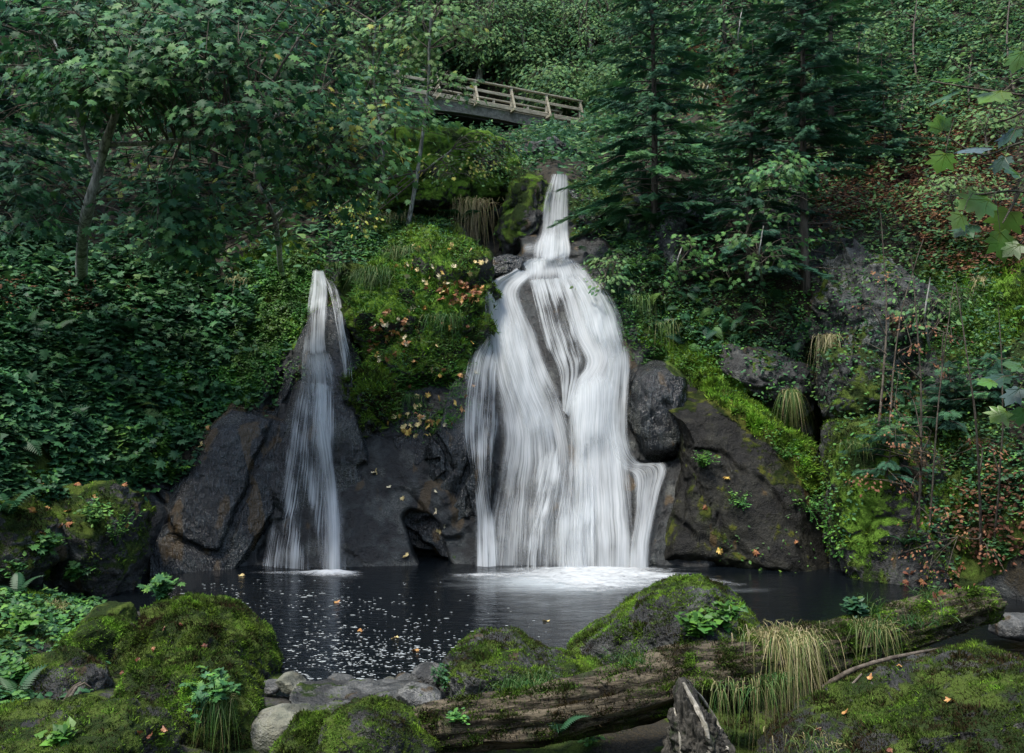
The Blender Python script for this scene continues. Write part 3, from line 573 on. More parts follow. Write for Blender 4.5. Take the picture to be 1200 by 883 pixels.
A('stream', [(358,470),(366,520),(374,570),(378,620),(376,674)], [(392,470),(396,520),(400,570),(402,620),(404,674)], [.6,.68,.7,.74,.78], 'fall', seed=26, off=.2, endfade=(.3, 0), efw=.4, nu=18)
A('spray_veil', [(342,440),(330,490),(318,550),(300,620),(288,674)], [(402,450),(404,520),(408,570),(412,620),(418,674)], [.64,.58,.5,.48,.5], seed=24, off=.08, nu=44)
W3 = empty('waterfall', P(648, 306, 24.5), 'small smooth upper fall dropping between mossy rocks above the wide waterfall', 'waterfall')
A = lambda n, L, R, d, m='fall', **k: ribbon(W3, n, L, R, d, M[m], **k)
A('stream', [(645,202),(639,218),(632,245),(630,270),(622,290),(622,309)], [(668,202),(669,220),(669,245),(669,275),(674,293),(671,309)], [.66,.68,.66,.72,.8], seed=31, off=.5, efw=.18, endfade=(.06, .2), bulge=.3)
A('stream', [(634,258),(624,284),(622,309)], [(665,258),(672,288),(671,309)], [.5,.75,.8], seed=32, off=.8, endfade=(.5, .25), efw=.35, bulge=.3)
A('spray_veil', [(632,276),(612,282),(598,290)], [(634,302),(620,304),(602,304)], [.6,.52,.42], 'fall', seed=33, off=.4, endfade=(.2, .6), efw=.4, nv=20, nu=12)
# boil of white foam where the water lands
b = NT('landing_foam'); co = b.co()
n = b.noise(b.mapped(co, (1., 1.6, 1.)), 5, 5, .65, .6)
al = b.math('MULTIPLY', b.ramp(b.math('ADD', n, b.attr('dens')), .75, 1.6), 1., clamp=True)
df = b.n('BsdfPrincipled', {'Base Color': (.50, .53, .54), 'Roughness': .8, 'Normal': b.n('Bump', {'Strength': .4, 'Distance': .1, 'Height': n}).outputs[0]}); tr = b.n('BsdfTransparent')
mx = b.n('MixShader', {0: al, 1: tr.outputs[0], 2: df.outputs[0]}); b.t.links.new(mx.outputs[0], b.out.inputs[0]); M['boil'] = b.m
def boil(name, parent, xs, rows, dens_f, label=None):
    X, Yp = np.meshgrid(np.linspace(*xs, 120), np.linspace(*rows, 30)); Y = 3.8*F_PX/(Yp-CY); V = Pn(X, Yp, Y)
    dd = dens_f(X, Yp); V[..., 2] = .012+.1*np.maximum(dd-.4, 0)*(1+fbm(V*2, 3, 3))
    ii = (np.arange(29)[:, None]*120+np.arange(119)[None]); Fq = np.stack([ii, ii+1, ii+121, ii+120], -1).reshape(-1, 4)
    return obj(name, mesh_data(name, V.reshape(-1, 3)-np.array(parent.location), [Fq], [M['boil']], {'dens': dd.ravel()}, True), parent)
boil('landing_foam', W1, (520, 900), (664, 712), lambda X, Y: .85*np.exp(-((X-690)/105)**2*1.0)*sstep(662, 668, Y)*(1-sstep(676+8*np.exp(-((X-710)/60)**2), 700+4*np.exp(-((X-710)/60)**2), Y))+.35*np.exp(-((X-850)/40)**2-((Y-(682+(X-830)*.1))/4)**2)+.45*np.exp(-((X-560)/45)**2-((Y-675)/3)**2)+.4*np.exp(-((X-790)/50)**2-((Y-(678+(X-790)*.08))/4)**2))
boil('landing_foam', W2, (270, 470), (664, 686), lambda X, Y: .95*np.exp(-((X-390)/34)**2-((Y-673)/4)**2)+.45*np.exp(-((X-330)/60)**2-((Y-672)/2.2)**2))
# ---------------------------------------------------------------- leaf templates (stem at origin, tip towards +Y, face +Z)
def fan(outline, cup=.12):
    o = np.array(outline, float); c = np.array([[0, .42, 0]]); z = -cup*np.abs(o[:, 0])-.18*np.maximum(o[:, 1]-.4, 0)**2
    V = np.concatenate([c, np.column_stack([o, z])]); n = len(o)
    return V, np.stack([np.zeros(n-1, int), np.arange(1, n), np.arange(2, n+1)], -1)
def mirror(half):
    return half+[(-x, y) for x, y in reversed(half)]
MAPLE, MAPLE_F = fan(mirror([(0, 0), (.2, -.04), (.42, .02), (.29, .19), (.64, .32), (.32, .44), (.56, .74), (.19, .63), (.12, .86), (0, 1.04)])[:-1]+[(-.0, 0)])
MAPLE_N, MAPLE_NF = fan(mirror([(.0, .05), (.12, 0), (.28, -.05), (.41, .03), (.38, .13), (.50, .17), (.64, .29), (.54, .34), (.44, .41), (.53, .52), (.64, .73), (.50, .71), (.36, .69), (.27, .65), (.29, .78), (.19, .85), (.10, .93), (.0, 1.06)])[:-1]+[(0, .06)])
OVATE, OVATE_F = fan([(0, 0), (.2, .18), (.3, .45), (.18, .75), (0, 1), (-.18, .75), (-.3, .45), (-.2, .18), (0, 0)], .25)
IVY, IVY_F = fan([(0, .05), (.3, -.08), (.5, .25), (.32, .5), (0, 1), (-.32, .5), (-.5, .25), (-.3, -.08), (0, .05)], .2)
# conifer spray: short stem with paired needle twigs
def spray_template():
    V = []; Fc = []
    def dia(p, q, w, dz=0.):
        p, q = np.array(p, float), np.array(q, float); m = p*.55+q*.45; d = q-p; s = np.array([-d[1], d[0], 0]); s = s/np.linalg.norm(s)*w
        n = len(V); V.extend([p, m+s+[0, 0, dz], q, m-s+[0, 0, dz]]); Fc.extend([(n, n+1, n+2), (n, n+2, n+3)])
    dia((0, 0, 0), (0, .55, 0), .03); dia((0, .5, -.0), (0, 1., -.05), .05)
    for i in range(8):
        y = .06+i*.115; l = (.42-.035*i)*(.85+.15*(i % 2))
        for s in (-1, 1):
            dia((0, y, 0), (s*l*.8, y+l*.55, -.10*l), .036+.004*(i % 3), .02)
            dia((s*l*.3, y+l*.2, 0), (s*l*.45, y+l*.62, -.05*l), .028)
    return np.array(V), np.array(Fc)
SPRAY, SPRAY_F = spray_template()
def frond_template(n=16, wid=.26):
    V = []; Fc = []
    for i in range(n):
        t = (i+.6)/n; y = t; z = .22*math.sin(t*2.4)-.35*t*t; w = wid*math.sin(math.pi*min(1, t*.9+.12))**.8*(1.05-t*.35)
        for s in (-1, 1):
            k = len(V); V += [(0, y-.022, z), (s*w*.55, y+.005+w*.10-.02, z-.03), (s*w, y+.05+w*.2, z-.09*w/.26), (s*w*.5, y+.05+w*.12, z-.03), (0, y+.022, z)]
            Fc += [(k, k+1, k+3), (k+1, k+2, k+3), (k, k+3, k+4)]
    for i in range(8):
        t = i/8; t2 = (i+1)/8; k = len(V); z = lambda t: .22*math.sin(t*2.4)-.35*t*t
        V += [(-.008, t, z(t)), (.008, t, z(t)), (.006, t2, z(t2)), (-.006, t2, z(t2))]; Fc += [(k, k+1, k+2), (k, k+2, k+3)]
    return np.array(V, float), np.array(Fc)
FROND, FROND_F = frond_template()

G = lambda *p: tuple(p)
M['maple'] = leaf_mat('maple_leaf', [(0, (.014, .054, .026)), (.45, (.036, .120, .047)), (.8, (.10, .22, .05)), (.93, (.24, .28, .05)), (1., (.46, .36, .06))], .28, .55, .25)
M['lightleaf'] = leaf_mat('light_leaf', [(0, (.028, .085, .045)), (.5, (.065, .16, .065)), (.85, (.16, .27, .08)), (1., (.44, .40, .07))], .3, .6, .2)
M['needle'] = leaf_mat('spruce_needle', [(0, (.016, .055, .036)), (.6, (.042, .125, .066)), (1., (.10, .24, .08))], .15, .65, .2)
M['ivy'] = leaf_mat('ground_leaf', [(0, (.015, .055, .026)), (.55, (.040, .125, .044)), (.9, (.09, .22, .045)), (1., (.13, .28, .05))], .18, .55, .28)
M['bright'] = leaf_mat('bright_creeper', [(0, (.02, .075, .014)), (.6, (.05, .15, .02)), (1., (.12, .26, .03))], .2, .5, .35)
M['brown'] = leaf_mat('dead_leaf', [(0, (.05, .025, .014)), (.5, (.16, .075, .04)), (1., (.34, .17, .085))], .2, .7, .2)
M['fallen'] = leaf_mat('fallen_leaf', [(0, (.15, .055, .03)), (.35, (.34, .15, .06)), (.65, (.52, .36, .08)), (1., (.60, .52, .34))], .05, .5, .4)
M['grass'] = leaf_mat('grass_blade', [(0, (.015, .05, .012)), (.4, (.035, .10, .02)), (.6, (.09, .14, .03)), (.8, (.26, .22, .10)), (1., (.40, .34, .20))], .2, .55, .3)
M['fern'] = leaf_mat('fern_frond', [(0, (.015, .055, .028)), (.7, (.03, .10, .04)), (1., (.08, .15, .03))], .2, .5, .35)
M['mossfuzz'] = leaf_mat('moss_fuzz', [(0, (.040, .030, .013)), (.16, (.020, .034, .009)), (.5, (.066, .110, .018)), (.85, (.13, .24, .028)), (1., (.22, .38, .04))], .15, .8, .1, 2.5)
M['bark'] = bark_mat('spruce_bark', (.035, .028, .022), (.10, .085, .068), (.06, .07, .045), 1.)
M['palebark'] = bark_mat('maple_bark', (.10, .10, .09), (.36, .36, .33), (.07, .085, .05), 1.)
M['twig'] = bark_mat('twig_bark', (.05, .04, .03), (.13, .11, .085), (.07, .07, .05), 1., .5)

def rnd(R, n): return R.normal(size=(n, 3))
def leaf_frames(R, d, n, up=1.0, jit=.5):
    """leaf directions d (n,3); faces mostly to the sky and a little outward"""
    nn = unit(np.array([0, 0, up])+jit*rnd(R, n)*.8+np.array([0, -.25, 0]))
    return frames(unit(d+.3*rnd(R, n)), nn)
def add_leaves(bag, R, C, d, size, T, TF, tint, up=1., jit=.5, face=None):
    n = len(C); Rm = leaf_frames(R, d, n, up, jit) if face is None else frames(unit(d+.3*rnd(R, n)), unit(face+jit*.7*rnd(R, n))); S = np.broadcast_to(size, (n,))*R.uniform(.65, 1.2, n)
    V, Fc = inst(T, TF, Rm, S, C); bag.add(V, Fc, np.repeat(np.clip(tint, 0, 1), len(T)))
def broadleaf(name, label, cat, base, trunks, blobs, leaf=.13, T=(MAPLE, MAPLE_F), mat='maple', bark='palebark', seed=1, tint=(.4, .2), yellow=None, group=None, per=11, twigr=.012, flat=.35, boost=1.):
    """trunks: [(points, r0, r1)] world; blobs: [(centre, radii, sprays, tint shift)]"""
    R = np.random.default_rng(seed); base = np.asarray(base, float)
    root = empty(name, base, label, cat, group)
    wood = Bag(); tp = []
    for pts, r0, r1 in trunks:
        q = smooth_path(pts, 22); q = q+.04*fbm(q*1.3+seed, seed, 2)[:, None]*np.array([1, 1, 0]); wood.add(*tube(q, np.linspace(r0, r1, 22), 8, lump=.35, seed=seed)); tp.append(q)
    wood.make('trunk', M[bark], root, base, True); tp = np.concatenate(tp)
    lv = Bag()
    for c, rad, ns, ts in blobs:
        br = Bag()
        c = np.asarray(c, float); rad = np.asarray(rad, float); ns = int(ns*boost)
        u = unit(rnd(R, ns))*(R.random(ns)**.28)[:, None]; S = c+u*rad
        # layered: pull the sprays towards tiers, leave gaps
        keep = fbm(S*np.array([.9, .9, 1.5])+seed, seed, 3) > -.06; S = S[keep]; u = u[keep]; ns = len(S)
        out = unit(u*rad*np.array([1, 1, .35])+np.array([0, -.15, -.12]))
        ends = []
    # limbs: every ~8th spray gets a branch from the trunk
        for k in range(0, ns, 6):
            j = np.argmin(np.linalg.norm(tp-S[k]+np.array([0, 0, .6]), axis=1)); a0 = tp[j]; mid = (a0+S[k])/2+R.normal(size=3)*.15+np.array([0, 0, .15])
            lq = smooth_path([a0, mid, S[k]], 8); ends.append(lq[4:]); br.add(*tube(lq, np.linspace(.035, twigr*.6, 8)*min(1.5, max(.5, np.linalg.norm(S[k]-a0)/3)), 5))
        ends = np.concatenate(ends)
        for k in range(ns):
            if k % 6: e0 = ends[np.argmin(np.linalg.norm(ends-S[k], axis=1))]; br.add(*tube(np.stack([e0, (e0+S[k])/2+[0, 0, .04], S[k]]), [twigr, twigr*.8, twigr*.6], 3))
        for k in range(0, ns, 2):
            br.add(*tube(np.stack([S[k]-out[k]*.35+[0, 0, .03], S[k]+out[k]*.3]), [twigr*.8, twigr*.4], 3))
        side = unit(np.cross(out, [0, 0, 1.]))
        if br.n: br.make('branch', M['twig'], root, base, True)
        m = R.integers(per//2, per+1, ns); idx = np.repeat(np.arange(ns), m); N = len(idx)
        t = R.uniform(-.4, .45, N)*leaf/.13; s = R.normal(0, .2, N)*leaf/.13
        Cc = S[idx]+out[idx]*t[:, None]+side[idx]*s[:, None]+np.stack([0*t, 0*t, R.normal(0, .05, N)-flat*np.abs(s)*.5], -1)
        d = out[idx]*.6+side[idx]*np.sign(s)[:, None]*.8+np.array([0, 0, -.35])
        tn = tint[0]+ts+tint[1]*R.normal(size=N)+.25*np.repeat(R.normal(size=ns), m)*.5
        if yellow:
            yv = fbm(Cc*.8+seed*2, seed+1, 2)+R.normal(0, .15, N); tn = np.where(yv > yellow, .85+.15*R.random(N), np.minimum(tn, .74))
        if not yellow: tn = np.minimum(tn, .74)
        face = np.array([0, 0, .75])+.75*unit(u*np.array([1, 1, .3])+np.array([0, -.55, 0]))[idx]
        add_leaves(lv, R, Cc, d+np.array([0, 0, -.3]), leaf, T[0], T[1], tn, 1., .5, face)
    lv.make('crown', M[mat], root, base)
    return root
def spruce(name, label, base, h, r, seed, start=.12, dens=1., droop=.35, tr=.14, dead=None, lean=(0, 0), tint=.4, mat='needle', top=1.):
    R = np.random.default_rng(seed); base = np.asarray(base, float); root = empty(name, base, label, 'tree', 'spruces on the gorge sides')
    tz = np.linspace(0, 1, 24); q = base+np.stack([lean[0]*tz*h+.05*np.sin(tz*5+seed), lean[1]*tz*h, tz*h], -1)
    w = Bag(); w.add(*tube(q, tr*(1-tz*.93), 9, lump=.2, seed=seed)); w.make('trunk', M['bark'], root, base, True)
    lv = Bag(); br = Bag(); nb = int(h*14*dens)
    for i in range(nb):
        t = start+(1-start)*((i+R.random())/nb); z = t*h; az = i*2.39996+R.normal(0, .3)
        L = (r*(1-t*top)**.75*R.uniform(.5, 1.2)+.18)
        o = np.array([np.interp(t, tz, q[:, 0]), np.interp(t, tz, q[:, 1]), base[2]+z]); dh = np.array([math.cos(az), math.sin(az), 0])
        s = np.linspace(0, 1, 7); dr = droop*R.uniform(.6, 1.3)*(1.1-t*.8)
        pts = o+dh*(s*L)[:, None]+np.array([0, 0, 1.])*(.22*t*L*s+.10*L*s-dr*L*s*s)[:, None]
        br.add(*tube(pts, np.linspace(.022*min(1, L), .005, 7), 4))
        n = max(3, int(L*11)); ss = np.linspace(.18 if L < 1 else .3, 1, n)+R.normal(0, .01, n)
        c = np.stack([np.interp(ss, s, pts[:, k]) for k in range(3)], -1)
        c = np.repeat(c, 2, 0); sg = np.tile([-1, 1], n); ssr = np.repeat(ss, 2)
        side = np.cross(dh, [0, 0, 1.]); d = dh*(.75+.5*ssr)[:, None]+side*(sg*(1.15-ssr*.95))[:, None]+np.array([0, 0, -.42])+.18*rnd(R, 2*n)
        S = (.17*L*(1.05-ssr)+.19)*R.uniform(.8, 1.15, 2*n)
        Rm = frames(d, unit(np.array([0, 0, .8])+.35*rnd(R, 2*n)+dh*.75))
        V, Fc = inst(SPRAY, SPRAY_F, Rm, S, c); lv.add(V, Fc, np.repeat(np.clip(tint+.22*R.normal()+.12*R.normal(size=2*n)+.25*(ssr-.6), 0, 1), len(SPRAY)))
    br.make('branch', M['bark'], root, base, True); lv.make('crown', M[mat], root, base)
    if dead:
        db = Bag()
        for i in range(dead[2]):
            z = R.uniform(dead[0], dead[1]); az = R.uniform(0, 6.28); L = R.uniform(.5, 1.6); o = np.array([base[0]+lean[0]*z, base[1]+lean[1]*z, base[2]+z]); dh = np.array([math.cos(az), math.sin(az), 0])
            s = np.linspace(0, 1, 6)[:, None]; pts = o+dh*s*L+np.array([0, 0, 1])*(-.25*L*s*s+.1*s*L)+R.normal(0, .02, (6, 3))
            db.add(*tube(pts, np.linspace(.016, .004, 6), 4))
            for _ in range(4):
                k = R.integers(2, 6); e = pts[k]+R.normal(0, .22, 3)+[0, 0, -.12]; db.add(*tube(np.stack([pts[k], (pts[k]+e)/2+R.normal(0, .02, 3), e]), [.006, .004, .003], 3))
        db.make('dead_branch', M['twig'], root, base)
    return root
cover_ground = True
def grass(name, label, base, n, length, spread, tint, seed, hang=.0, parent=None, width=.006, updir=(0, -.1, 1), group='grass tufts on banks and rocks', loc=None):
    R = np.random.default_rng(seed); base = np.asarray(base, float); k = 7; t = np.linspace(0, 1, k)
    az = R.uniform(0, 2*math.pi, n); tl = np.abs(R.normal(0, .75, n)); d0 = unit(np.array(updir, float)+np.stack([np.cos(az)*tl, np.sin(az)*tl, 0*az], -1))
    L = length*R.uniform(.25, 1.2, n); O = base+np.stack([R.normal(0, spread, n), R.normal(0, spread*.7, n), 0*az], -1)
    g = (.45+hang)*R.uniform(.7, 1.5, n); Pt = O[:, None]+d0[:, None]*(L[:, None]*t)[..., None]+np.array([0, 0, -1.])*(g[:, None]*L[:, None]*t**2)[..., None]
    if hang > .3: Pt[..., 2] -= (hang*.6*L[:, None]*t**3)
    Pt = Pt+(.10*length*rnd(R, n)[:, None]*np.array([1, .6, .3]))*(t**1.5)[None, :, None]
    s = unit(np.cross(d0, rnd(R, n)*.5+np.array([0, 1, 0]))); wdt = width*(1-t**2*.92)
    A_ = Pt-s[:, None]*wdt[None, :, None]; B_ = Pt+s[:, None]*wdt[None, :, None]
    V = np.stack([A_, B_], 2).reshape(-1, 3); i = (np.arange(n)*2*k)[:, None]+(np.arange(k-1)*2)[None]
    Fc = np.stack([i, i+1, i+3, i+2], -1).reshape(-1, 4); tn = np.repeat(np.clip(tint+.14*R.normal(size=n), 0, 1), 2*k)
    bg = Bag(); bg.add(V, Fc, tn); o = bg.make(name, M['grass'], parent, base)
    if label: tag(o, label, 'grass tuft', group)
    return o
def fern(label, base, n, L, seed, facing=(0, -.5, 0), tint=.5, group='ferns on banks and rocks'):
    R = np.random.default_rng(seed); base = np.asarray(base, float); root = empty('fern', base, label, 'fern', group)
    for i in range(n):
        a = i/n*2*math.pi+R.normal(0, .25); d = unit(np.array([math.cos(a), math.sin(a), .55+.3*R.random()])+np.array(facing)*.8)
        V, Fc = inst(FROND, FROND_F, frames(d[None], np.array([[0, 0, 1.]])+.15*rnd(R, 1)), np.array([L*R.uniform(.75, 1.1)]), (base+[0, 0, .02])[None])
        b_ = Bag(); b_.add(V, Fc, np.clip(tint+.15*R.normal(), 0, 1)); b_.make('frond', M['fern'], root, base)
    return root
def herb(label, base, n, hgt, leaf, seed, T=(OVATE, OVATE_F), mat='bright', tint=.4, cat='plant', name='leafy_plant', spread=.25, group=None, down=0., stemtint=.3):
    R = np.random.default_rng(seed); base = np.asarray(base, float); root = empty(name, base, label, cat, group)
    st = Bag(); lv = Bag()
    for i in range(n):
        a = R.uniform(0, 6.28); e = base+np.array([math.cos(a)*spread*R.random(), math.sin(a)*spread*R.random()-.1*(down > 0), hgt*R.uniform(.5, 1.)*(1-2*down*R.random())])
        q = smooth_path([base, (base+e)/2+R.normal(0, .03, 3)+[0, 0, .12*abs(hgt)], e], 7); st.add(*tube(q, np.linspace(.006, .003, 7), 4), .3)
        k = 7; ix = R.integers(2, 7, k); C_ = q[ix]+R.normal(0, .02, (k, 3)); an = R.uniform(0, 6.28, k); d = np.stack([np.cos(an), np.sin(an), R.uniform(-.3, .35, k)], -1)
        add_leaves(lv, R, C_, d, leaf, T[0], T[1], tint+.2*R.normal(size=k), 1., .35)
    st.make('stem', M['bright'], root, base); lv.make('foliage', M[mat], root, base)
    return root

# ---------------------------------------------------------------- ground cover: uncountable small plants, scattered over the real surfaces by area
def area_samples(V, Fq, n, R, zonef):
    T3 = Fq if Fq.shape[1] == 3 else np.concatenate([Fq[:, [0, 1, 2]], Fq[:, [0, 2, 3]]])
    a, b_, c = V[T3[:, 0]], V[T3[:, 1]], V[T3[:, 2]]; nr = np.cross(b_-a, c-a); ar = np.linalg.norm(nr, axis=1)/2; cen = (a+b_+c)/3
    px, py = proj(cen); w = ar*zonef(px, py, cen, nr/np.maximum(ar, 1e-9)[:, None]/2); w = np.maximum(w, 0)
    cs = np.cumsum(w); k = np.searchsorted(cs, R.random(n)*cs[-1]); k = np.clip(k, 0, len(T3)-1)
    u, v = R.random(n), R.random(n); f = u+v > 1; u[f] = 1-u[f]; v[f] = 1-v[f]
    p = a[k]+(b_[k]-a[k])*u[:, None]+(c[k]-a[k])*v[:, None]; nn = unit(nr[k])
    fl_ = np.einsum('ij,ij->i', nn, np.array([0, 0, CAM_H])-p) < 0; nn[fl_] *= -1
    return p, nn
TVf = TV.reshape(-1, 3)
def cover(name, label, n, zones, leaf, T, mat, seed, lift=.2, tint=(.4, .2), persp=True, downhang=.3, clump=2., cat='ground cover', src=None, dist=None):
    R = np.random.default_rng(seed); V_, F_ = src if src else (TVf, TF)
    def zf(px, py, cen, nr):
        m = pmask(px, py, zones, 14, seed); w = np.maximum(m, 0)*sstep(-.35, .1, fbm(cen*.9, seed+3, 3)+.2)
        w = w*np.where(cen[:, 2] > -.02, 1, 0)
        if persp: w = w/np.maximum(cen[:, 1], 3)**1.0
        return w
    p, nn = area_samples(V_, F_, n, R, zf)
    bump = .5+fbm(p*clump, seed+1, 3); C_ = p+nn*(lift*np.clip(bump, .05, 1.3)*R.uniform(.3, 1., n))[:, None]
    d = unit(np.stack([R.normal(size=n), R.normal(size=n)-.5, R.normal(size=n)*.4-downhang], -1)+nn*.4)
    Rm = frames(d, unit(nn*.7+np.array([0, -.2, .9])+.45*rnd(R, n))); S = leaf*R.uniform(.6, 1.3, n)*(1+.0*p[:, 1])
    V, Fc = inst(T[0], T[1], Rm, S, C_); bg_ = Bag(); cl = fbm(p*1.1, seed+6, 3)
    bg_.add(V, Fc, np.repeat(np.clip(tint[0]+tint[1]*R.normal(size=n)+.5*cl, 0, .80 if mat == 'lightleaf' else 1), len(T[0])))
    o = bg_.make(name, M[mat]); tag(o, label, cat, kind='stuff'); return o
cover('undergrowth', 'dense dark green leafy undergrowth covering the bank below the maples', 30000, [('l', [(345, 330), (325, 385), (290, 425), (265, 455)], 24, -1.2), ('l', [(215, 440), (195, 500), (175, 530)], 14, -1.2), ('e', 120, 430, 190, 140, 0, 1.), ('e', 60, 560, 110, 70, 0, .9), ('e', 290, 370, 60, 60, 0, .7), ('e', 20, 330, 120, 60, 0, .7)], .125, (IVY, IVY_F), 'ivy', 51, .4, (.4, .2))
cover('undergrowth', 'bright green creeping plants trailing over the edge of the rust streaked slab', 26000, [('l', [(345, 330), (325, 385), (290, 425), (265, 455)], 34, 1.), ('l', [(215, 440), (195, 500), (175, 530)], 26, .7), ('e', 320, 350, 30, 40, 0, .8)], .07, (OVATE, OVATE_F), 'bright', 52, .3, (.5, .2), downhang=.7)
cover('undergrowth', 'dark green leaf cover on the wooded slope around the footbridge', 52000, [('e', 600, 60, 640, 150, 0, 1.), ('e', 590, 125, 110, 42, 8, -1.2), ('e', 500, 180, 140, 60, 0, 1.), ('e', 730, 180, 60, 50, 0, 1.), ('e', 200, 200, 260, 140, 0, 1.)], .20, (IVY, IVY_F), 'lightleaf', 53, .9, (.32, .25), persp=False)
cover('bramble', 'pale green brambles and saplings on the slope behind the tall spruce', 26000, [('e', 1100, 40, 180, 130, 0, 1.), ('e', 1000, 100, 60, 90, 0, 1.), ('e', 1180, 160, 60, 60, 0, .5), ('e', 1090, 220, 130, 100, 0, .7)], .12, (OVATE, OVATE_F), 'lightleaf', 54, .9, (.6, .25), persp=False, cat='brambles')
cover('bracken', 'rust brown dead bracken and leaves over the slope above the mossy ledge', 26000, [('e', 1090, 190, 110, 90, 20, 1.), ('e', 1150, 270, 80, 50, 0, .9), ('e', 1000, 240, 60, 40, 0, .8), ('e', 840, 90, 60, 40, 0, .6), ('e', 60, 350, 110, 30, 0, .35), ('e', 1180, 600, 60, 60, 0, .5), ('e', 1040, 130, 60, 50, 0, .5)], .10, (OVATE, OVATE_F), 'brown', 55, .35, (.35, .25), persp=False, cat='bracken')
cover('undergrowth', 'mixed low leaves and seedlings on the ledges under the spruce', 22000, [('e', 860, 370, 110, 60, 15, 1.), ('e', 740, 330, 50, 70, 0, .8), ('e', 1000, 300, 100, 50, 0, .6), ('e', 1120, 430, 90, 80, 0, .6), ('e', 1150, 540, 80, 80, 0, .7), ('e', 700, 240, 40, 40, 0, .7), ('e', 450, 270, 80, 40, 0, .9), ('e', 1100, 330, 70, 60, 0, .6)], .085, (OVATE, OVATE_F), 'ivy', 56, .3, (.5, .3))
cover('undergrowth', 'ragged little leaves and moss sprigs over the leaf strewn outcrop', 7000, [('e', 500, 440, 60, 60, 0, 1.), ('e', 450, 330, 50, 60, 0, .8), ('e', 540, 290, 40, 25, 0, .7)], .06, (OVATE, OVATE_F), 'bright', 57, .12, (.25, .2), src=(ob_info['rock_outcrop.001'][1], ob_info['rock_outcrop.001'][2]))

# short moss and grass fuzz on the vivid ledges
def fuzz(name, src, n, seed, length, zones=None, tint=.5, parent=None, base=(0, 0, 0), label=None, upmin=-.1, width=.3, mossbias=.1, lushf=None, kindstuff=False):
    R = np.random.default_rng(seed); V_, F_ = src
    def zf(px, py, cen, nr):
        nr = nr*np.sign(np.einsum('ij,ij->i', nr, cen-V_.mean(0)))[:, None] if zones is None else nr*np.where(np.einsum('ij,ij->i', nr, np.array([0, 0, CAM_H])-cen) < 0, -1, 1)[:, None]
        w = sstep(upmin, upmin+.5, nr[:, 2]+1.1*fbm(cen*1.6, seed, 4)+mossbias)*(.12+.88*sstep(-.25, .1, fbm(cen*3.5, seed+8, 4)))
        w = w*np.where((cen[:, 2] > .0) & (nr[:, 1] < .55), 1, 0)
        return w*(pmask(px, py, zones, 10, seed) if zones else 1)/np.maximum(cen[:, 1], 4)
    p, nn = area_samples(V_, F_, n, R, zf)
    d = unit(nn*.9+np.array([0, -.15, .25])+.55*rnd(R, n)); L = length*R.uniform(.4, 1.6, n)*(1+2.2*np.maximum(fbm(p*4, seed+1, 2), 0))
    T = np.array([[-.5, 0, 0], [.5, 0, 0], [.25, .6, .05], [0, 1, .0], [-.25, .6, .05]], float)*np.array([width, 1, 1]); TFf = np.array([[0, 1, 2, 3, 4]])
    V, Fc = inst(T, TFf, frames(d, unit(rnd(R, n)+np.array([0, -.6, .4]))), L, p-nn*.006)
    tn = tint+.18*R.normal(size=n)+.95*fbm(p*1.8, seed+2, 5, .65)+.25*fbm(p*9, seed+4, 2)
    bg_ = Bag(); bg_.add(V, Fc, np.repeat(np.clip(tn, 0, 1), 5)); o = bg_.make(name, M['mossfuzz'], parent, base)
    if label: tag(o, label, 'moss', kind='stuff')
    return o
for nm, cnt, ln, tn in (('boulder.011', 42000, .028, .42), ('boulder.012', 42000, .026, .38), ('boulder.013', 16000, .026, .55), ('boulder.014', 9000, .022, .3), ('boulder.015', 22000, .022, .35), ('boulder.016', 20000, .020, .45),
                        ('boulder.017', 12000, .022, .45), ('boulder.018', 26000, .024, .4), ('boulder.019', 34000, .026, .5), ('boulder.020', 52000, .024, .22), ('boulder.003', 9000, .06, .7), ('boulder.022', 12000, .03, .4), ('boulder.021', 5000, .04, .4)):
    if nm in ob_info:
        o_, v_, f_, b_ = ob_info[nm]; fuzz('moss', (v_, f_), cnt, 60+cnt % 37, ln, None, tn, o_, b_, upmin=.1 if nm in ('boulder.019', 'boulder.018', 'boulder.020') else -.15)
for nm, cnt, ln, tn, bias in (('rock_outcrop.001', 34000, .05, .68, .3), ('rock_slab.001', 20000, .04, .55, .1), ('boulder.003', 9000, .09, .5, .1)):
    o_, v_, f_, b_ = ob_info[nm]; fuzz('moss', (v_, f_), cnt, 80+cnt % 31, ln, None, tn, o_, b_, mossbias=bias)
fuzz('moss_cover', (TVf, TF), 60000, 95, .07, [('l', [(790, 415), (850, 462), (930, 525), (945, 560)], 24, 1.), ('e', 330, 330, 60, 50, 0, .7), ('e', 1150, 350, 80, 60, 0, .6), ('e', 1050, 590, 100, 100, 0, .5), ('e', 480, 290, 60, 30, 0, .7), ('e', 60, 610, 100, 60, 0, .6), ('e', 800, 400, 50, 30, 0, .6)], .7, None, (0, 0, 0), 'short bright moss and grass growing on the cliff ledges')

